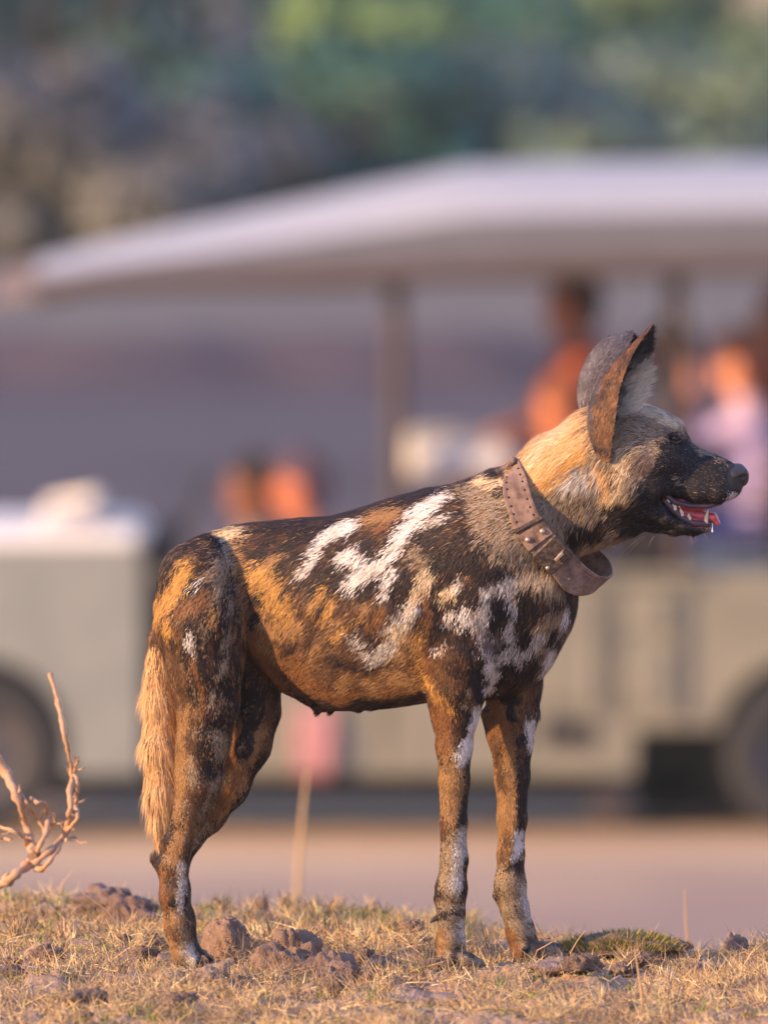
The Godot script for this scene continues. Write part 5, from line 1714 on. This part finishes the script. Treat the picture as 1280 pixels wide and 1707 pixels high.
	for v in [842, 905]:
		var gr := Geo.new()
		gr.tube([Vector3(vx(868), vy(v), 0.84), Vector3(vx(1132), vy(v), 0.84), Vector3(vx(1590), vy(v - 6), 0.84)], [0.018, 0.018, 0.018], 8)
		obj("grab_rail", gr.mesh(), steel, car)
	for u in [640, 868]:
		boxed("door_seam", Vector3(vx(u), vy(1270), 0.876), Vector3(vx(u + 6), vy(975), 0.884), 0.0, dark, car)
	boxed("door_handle", Vector3(vx(800), vy(1030), 0.882), Vector3(vx(840), vy(1018), 0.915), 0.008, dark, car)
	# steering wheel, on its column behind the bulkhead
	var sw := Geo.new()
	var ring := []
	var rr2 := []
	for k in 25:
		var a := TAU * k / 24.0
		ring.append(Vector3(vx(318) + sin(a) * 0.07, vy(862) + sin(a) * 0.17, 0.38 + cos(a) * 0.18))
		rr2.append(0.014)
	sw.tube(ring, rr2, 6, Color.WHITE, false)
	sw.tube([Vector3(vx(318), vy(862), 0.38), Vector3(vx(270), vy(930), 0.38)], [0.02, 0.02], 8)
	obj("steering_wheel", sw.mesh(), dark, car)
	# dashboard in front of the driver
	boxed("dashboard", Vector3(vx(256), vy(962), -0.8), Vector3(vx(300), vy(895), 0.8), 0.03, dark, car)
	# a lamp on the front
	var lm := Geo.new()
	lm.lathe([Vector2(0.0, 0.04), Vector2(0.08, 0.03), Vector2(0.10, 0.0), Vector2(0.10, -0.05)], 20)
	for s in [0.62, -0.62]:
		var h := obj("headlight", lm.mesh(), mat(Color(0.7, 0.7, 0.68), 0.15), car)
		h.position = Vector3(vx(-252), vy(1040), s)
		h.rotation.y = -PI / 2
	var cloth := Geo.new()
	for i in 12:
		var x := 0.0
		cloth.tube([Vector3(vx(500) + i * 0.011, vy(1178), 0.915), Vector3(vx(498) + i * 0.012, vy(1230), 0.93 + 0.012 * sin(i * 1.9)), Vector3(vx(496) + i * 0.012 + 0.01 * sin(i), vy(1292), 0.925 + 0.012 * cos(i * 2.3))], [0.012, 0.013, 0.008], 7)
	var pink := obj("hanging_cloth", cloth.mesh(), mat(Color(0.55, 0.27, 0.27), 0.9))
	pink.position = car.position
	tag(pink, "pinkish cloth hanging on the truck's side below the dog's belly", "cloth")
	return car

# ---------------------------------------------------------------- people
func person(label: String, hip: Vector3, skin: Color, shirt: Color, trousers: Color, hair: Color, arms: Array, cap: Color, turn := 0.0) -> void:
	var o := thing("person", label, "person", hip)
	o.rotation.y = turn
	var f := Field.new()
	var S := 1.0
	# facing -x; metres, hip at the origin
	f.chain([[0.02, 0.0, 0.0, 0.145], [0.03, 0.16, 0.0, 0.135], [0.02, 0.34, 0, 0.15], [0.02, 0.43, 0, 0.11]], 0.05, 0.8, shirt)
	f.cone(Vector3(0.02, 0.44, -0.14), Vector3(0.02, 0.44, 0.14), 0.07, 0.07, 0.04, 1.0, shirt)
	f.cone(Vector3(0.01, 0.48, 0), Vector3(-0.02, 0.58, 0), 0.062, 0.056, 0.03, 1.0, skin)
	f.chain([[-0.025, 0.70, 0, 0.098], [-0.045, 0.63, 0, 0.072], [-0.075, 0.595, 0, 0.045]], 0.03, 1.22, skin)
	f.cone(Vector3(-0.115, 0.672, 0), Vector3(-0.138, 0.645, 0), 0.012, 0.017, 0.012, 1.0, skin)
	for s in [1.0, -1.0]:
		f.cone(Vector3(-0.015, 0.665, s * 0.085), Vector3(-0.01, 0.64, s * 0.082), 0.022, 0.014, 0.008, 1.0, skin)
		f.chain([[0.02, -0.02, s * 0.09, 0.105], [-0.42, 0.02, s * 0.12, 0.075], [-0.44, -0.02, s * 0.12, 0.068]], 0.04, 1.0, trousers)
		f.chain([[-0.44, -0.02, s * 0.12, 0.066], [-0.47, -0.24, s * 0.12, 0.062], [-0.45, -0.40, s * 0.12, 0.045]], 0.03, 1.0, trousers)
		f.cone(Vector3(-0.44, -0.43, s * 0.12), Vector3(-0.60, -0.45, s * 0.13), 0.048, 0.036, 0.02, 1.0, Color(0.06, 0.04, 0.03))
	var hands := []
	for i in 2:
		var s := 1.0 if i == 0 else -1.0
		var el: Vector3 = arms[i * 2]
		var ha: Vector3 = arms[i * 2 + 1]
		var sh := Vector3(0.02, 0.43, s * 0.19)
		f.chain([[sh.x, sh.y, sh.z, 0.062], [el.x, el.y, el.z, 0.046]], 0.03, 1.0, shirt)
		f.chain([[el.x, el.y, el.z, 0.042], [ha.x, ha.y, ha.z, 0.027]], 0.015, 1.0, skin)
		hands.append([el, ha, s])
	f.net(0.016)
	var g := f.geo()
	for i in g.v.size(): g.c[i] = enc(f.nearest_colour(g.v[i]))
	# hands with fingers, meshed finer
	for h in hands:
		var d: Vector3 = (h[1] - h[0]).normalized()
		var across := d.cross(Vector3.UP if absf(d.y) < 0.8 else Vector3.RIGHT).normalized()
		var palm := across.cross(d).normalized()
		var hf := Field.new()
		var w: Vector3 = h[1]
		var c := w + d * 0.05
		hf.cone(w - d * 0.01, w + d * 0.03, 0.024, 0.026, 0.012)
		hf.cone(c - across * 0.022, c + across * 0.022, 0.019, 0.019, 0.012)
		for k in 4:
			var a := across * (k - 1.5) * 0.019
			var ln := [0.030, 0.037, 0.034, 0.026][k] as float
			var k0 := c + d * 0.022 + a
			var k1 := k0 + (d * 0.85 - palm * 0.5).normalized() * ln
			var k2 := k1 + (d * 0.25 - palm * 0.97).normalized() * ln * 0.8
			hf.cone(k0, k1, 0.0095, 0.009, 0.004)
			hf.cone(k1, k2, 0.009, 0.0075, 0.004)
		var t0 := w + d * 0.03 + across * 0.03
		var t1 := t0 + (d * 0.6 + across * 0.6 - palm * 0.4).normalized() * 0.032
		hf.cone(w + d * 0.02 + across * 0.016, t0, 0.014, 0.012, 0.008)
		hf.cone(t0, t1, 0.011, 0.0085, 0.006)
		hf.net(0.0055)
		var hg := hf.geo()
		var base := g.v.size()
		g.v.append_array(hg.v); g.n.append_array(hg.n)
		for q in hg.v.size(): g.c.append(enc(skin))
		for q in hg.t: g.t.append(base + q)
	obj("body", g.mesh(), vmat(0.75), o)
	for s in [1.0, -1.0]:
		var eg := Geo.new()
		eg.ball(Vector3(-0.112, 0.687, s * 0.033), Vector3(0.012, 0.010, 0.014), enc(Color(0.03, 0.02, 0.015)), 10)
		obj("eye", eg.mesh(), vmat(0.2), o)
	var mg := Geo.new()
	mg.tube([Vector3(-0.108, 0.612, -0.024), Vector3(-0.121, 0.611, 0), Vector3(-0.108, 0.612, 0.024)], [0.004, 0.007, 0.004], 6)
	obj("mouth", mg.mesh(), mat(Color(0.35, 0.12, 0.10), 0.5), o)
	var cf := Field.new()
	cf.cone(Vector3(-0.01, 0.725, 0), Vector3(0.02, 0.705, 0), 0.102, 0.100, 0.02, 1.2)
	cf.cone(Vector3(0.05, 0.66, 0), Vector3(0.05, 0.61, 0), 0.062, 0.05, 0.03, 1.0)
	if cap.a > 0.5: cf.cone(Vector3(-0.09, 0.742, 0), Vector3(-0.17, 0.728, 0), 0.03, 0.014, 0.02, 0.4)
	cf.cone(Vector3(-0.16, 0.66, 0), Vector3(-0.12, 0.655, 0), 0.075, 0.07, -0.015, 1.0)
	cf.net(0.014)
	obj("cap" if cap.a > 0.5 else "hair", cf.geo().mesh(), mat(cap if cap.a > 0.5 else hair, 0.85), o)

func build_people(car: Node3D) -> void:
	var rest := [Vector3(-0.02, 0.20, 0.26), Vector3(-0.26, 0.12, 0.16), Vector3(-0.02, 0.20, -0.26), Vector3(-0.26, 0.12, -0.16)]
	var wheel := [Vector3(-0.08, 0.22, 0.25), Vector3(-0.34, 0.34, 0.14), Vector3(-0.08, 0.22, -0.25), Vector3(-0.34, 0.34, -0.14)]
	var look := [Vector3(-0.20, 0.38, 0.24), Vector3(-0.22, 0.60, 0.09), Vector3(-0.20, 0.38, -0.24), Vector3(-0.22, 0.60, -0.09)]
	var none := Color(0, 0, 0, 0)
	var at_seat := func(u: float, v: float, z: float) -> Vector3: return car.position + Vector3(vx(u), vy(v), z)
	var brown := Color(0.40, 0.15, 0.075)
	var fair := Color(0.62, 0.27, 0.15)
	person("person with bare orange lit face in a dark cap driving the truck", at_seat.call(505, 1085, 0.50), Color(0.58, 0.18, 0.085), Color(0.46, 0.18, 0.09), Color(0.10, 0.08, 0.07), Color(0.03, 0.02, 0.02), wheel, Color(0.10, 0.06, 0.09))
	person("person with dark hair seated beside the driver, mostly hidden by the dog's back", at_seat.call(425, 1105, -0.20), Color(0.25, 0.09, 0.05), Color(0.27, 0.20, 0.16), Color(0.12, 0.10, 0.09), Color(0.02, 0.012, 0.012), rest, none)
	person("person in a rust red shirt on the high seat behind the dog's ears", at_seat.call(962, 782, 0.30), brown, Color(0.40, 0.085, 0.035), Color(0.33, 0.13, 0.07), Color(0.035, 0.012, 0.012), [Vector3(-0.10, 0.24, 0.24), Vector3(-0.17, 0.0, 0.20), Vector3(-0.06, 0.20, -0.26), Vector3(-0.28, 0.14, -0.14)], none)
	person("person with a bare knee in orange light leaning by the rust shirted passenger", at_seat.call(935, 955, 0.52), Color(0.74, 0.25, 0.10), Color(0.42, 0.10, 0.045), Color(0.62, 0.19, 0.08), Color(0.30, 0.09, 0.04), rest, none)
	person("person in a dark maroon top on the far side of the high seats", at_seat.call(1130, 880, -0.35), fair, Color(0.17, 0.035, 0.03), Color(0.06, 0.04, 0.05), Color(0.04, 0.02, 0.02), rest, none)
	person("person in a white and violet shirt with a camera held to the face", at_seat.call(1240, 880, 0.36), Color(0.80, 0.32, 0.18), Color(0.88, 0.62, 0.80), Color(0.13, 0.14, 0.34), Color(0.28, 0.09, 0.05), look, none)
	person("person in an orange top at the right edge of the high seats", at_seat.call(1318, 815, -0.15), fair, Color(0.60, 0.20, 0.10), Color(0.16, 0.12, 0.14), Color(0.22, 0.08, 0.05), rest, none)
	var cam := thing("camera", "small black camera held up by the passenger in the violet shirt", "camera", at_seat.call(1240, 880, 0.36) + Vector3(-0.22, 0.665, 0))
	boxed("camera_body", Vector3(-0.03, -0.045, -0.07), Vector3(0.03, 0.045, 0.07), 0.008, mat(Color(0.015, 0.015, 0.016), 0.4), cam)
	var lg := Geo.new()
	lg.tube([Vector3(-0.031, 0, 0), Vector3(-0.17, 0, 0)], [0.036, 0.042], 16)
	obj("lens", lg.mesh(), mat(Color(0.02, 0.02, 0.022), 0.3), cam)

# ---------------------------------------------------------------- everything
func _ready() -> void:
	# camera: a long lens from a raised place 24 m off
	var cam := Camera3D.new()
	cam.name = "camera_rig"
	var phys := CameraAttributesPhysical.new()
	phys.frustum_focal_length = FOCAL
	phys.frustum_focus_distance = 24.0
	phys.frustum_near = 0.5
	phys.frustum_far = 900.0
	phys.exposure_aperture = FOCAL / 1000.0 / 0.084
	cam.attributes = phys
	cam.position = Vector3(0, CAM_Y, CAM_Z)
	cam.fov = rad_to_deg(2.0 * atan(12.0 / FOCAL))
	cam.near = 0.5
	cam.far = 900.0
	add_child(cam)
	cam.look_at_from_position(cam.position, Vector3(0, CENTRE_Y, 0))
	cam_fwd = (Vector3(0, CENTRE_Y, 0) - cam.position).normalized()
	cam_up = Vector3.RIGHT.cross(cam_fwd).normalized()
	# sky, low warm sun from the left and a little behind the camera
	var we := WorldEnvironment.new()
	we.name = "surroundings"
	var env := Environment.new()
	env.background_mode = Environment.BG_SKY
	var sm := ProceduralSkyMaterial.new()
	sm.sky_top_color = Color(0.46, 0.56, 0.82)
	sm.sky_horizon_color = Color(0.84, 0.85, 0.87)
	sm.ground_bottom_color = Color(0.42, 0.33, 0.28)
	sm.ground_horizon_color = Color(0.70, 0.56, 0.48)
	sm.sky_curve = 0.2
	var sky := Sky.new()
	sky.sky_material = sm
	env.sky = sky
	env.background_energy_multiplier = 1.2
	env.tonemap_mode = Environment.TONE_MAPPER_LINEAR
	env.tonemap_exposure = 1.72
	env.fog_enabled = true
	env.fog_density = 0.0003
	env.fog_light_color = Color(0.88, 0.94, 0.90)
	env.sdfgi_enabled = true
	env.ssao_enabled = true
	env.ssil_enabled = true
	we.environment = env
	add_child(we)
	var sun := DirectionalLight3D.new()
	sun.name = "low_sun"
	sun.light_color = Color(1.0, 0.835, 0.63)
	sun.light_energy = 1.5
	sun.light_angular_distance = 1.5
	sun.shadow_enabled = true
	add_child(sun)
	sun.look_at_from_position(Vector3(-0.84, 0.28, 0.46), Vector3.ZERO)

	rng.seed = 4
	noise_a.seed = 1
	noise_a.frequency = 0.045
	noise_a.fractal_octaves = 3
	noise_b.seed = 2
	noise_b.frequency = 0.09
	noise_b.fractal_octaves = 2
	noise_c.seed = 3
	noise_c.frequency = 0.035
	noise_c.fractal_octaves = 4
	plain_y = at(620, 1392, PLAIN_Z).y
	var t0 := Time.get_ticks_msec()
	build_ground()
	build_far()
	print("land ", Time.get_ticks_msec() - t0)
	var car := build_vehicle()
	build_people(car)
	print("vehicle ", Time.get_ticks_msec() - t0)
	build_dog()
	print("hairs ", hair_count, " dog ", Time.get_ticks_msec() - t0)
	build_collar()
	build_ground_things()
	build_grass()
	print("all ", Time.get_ticks_msec() - t0)
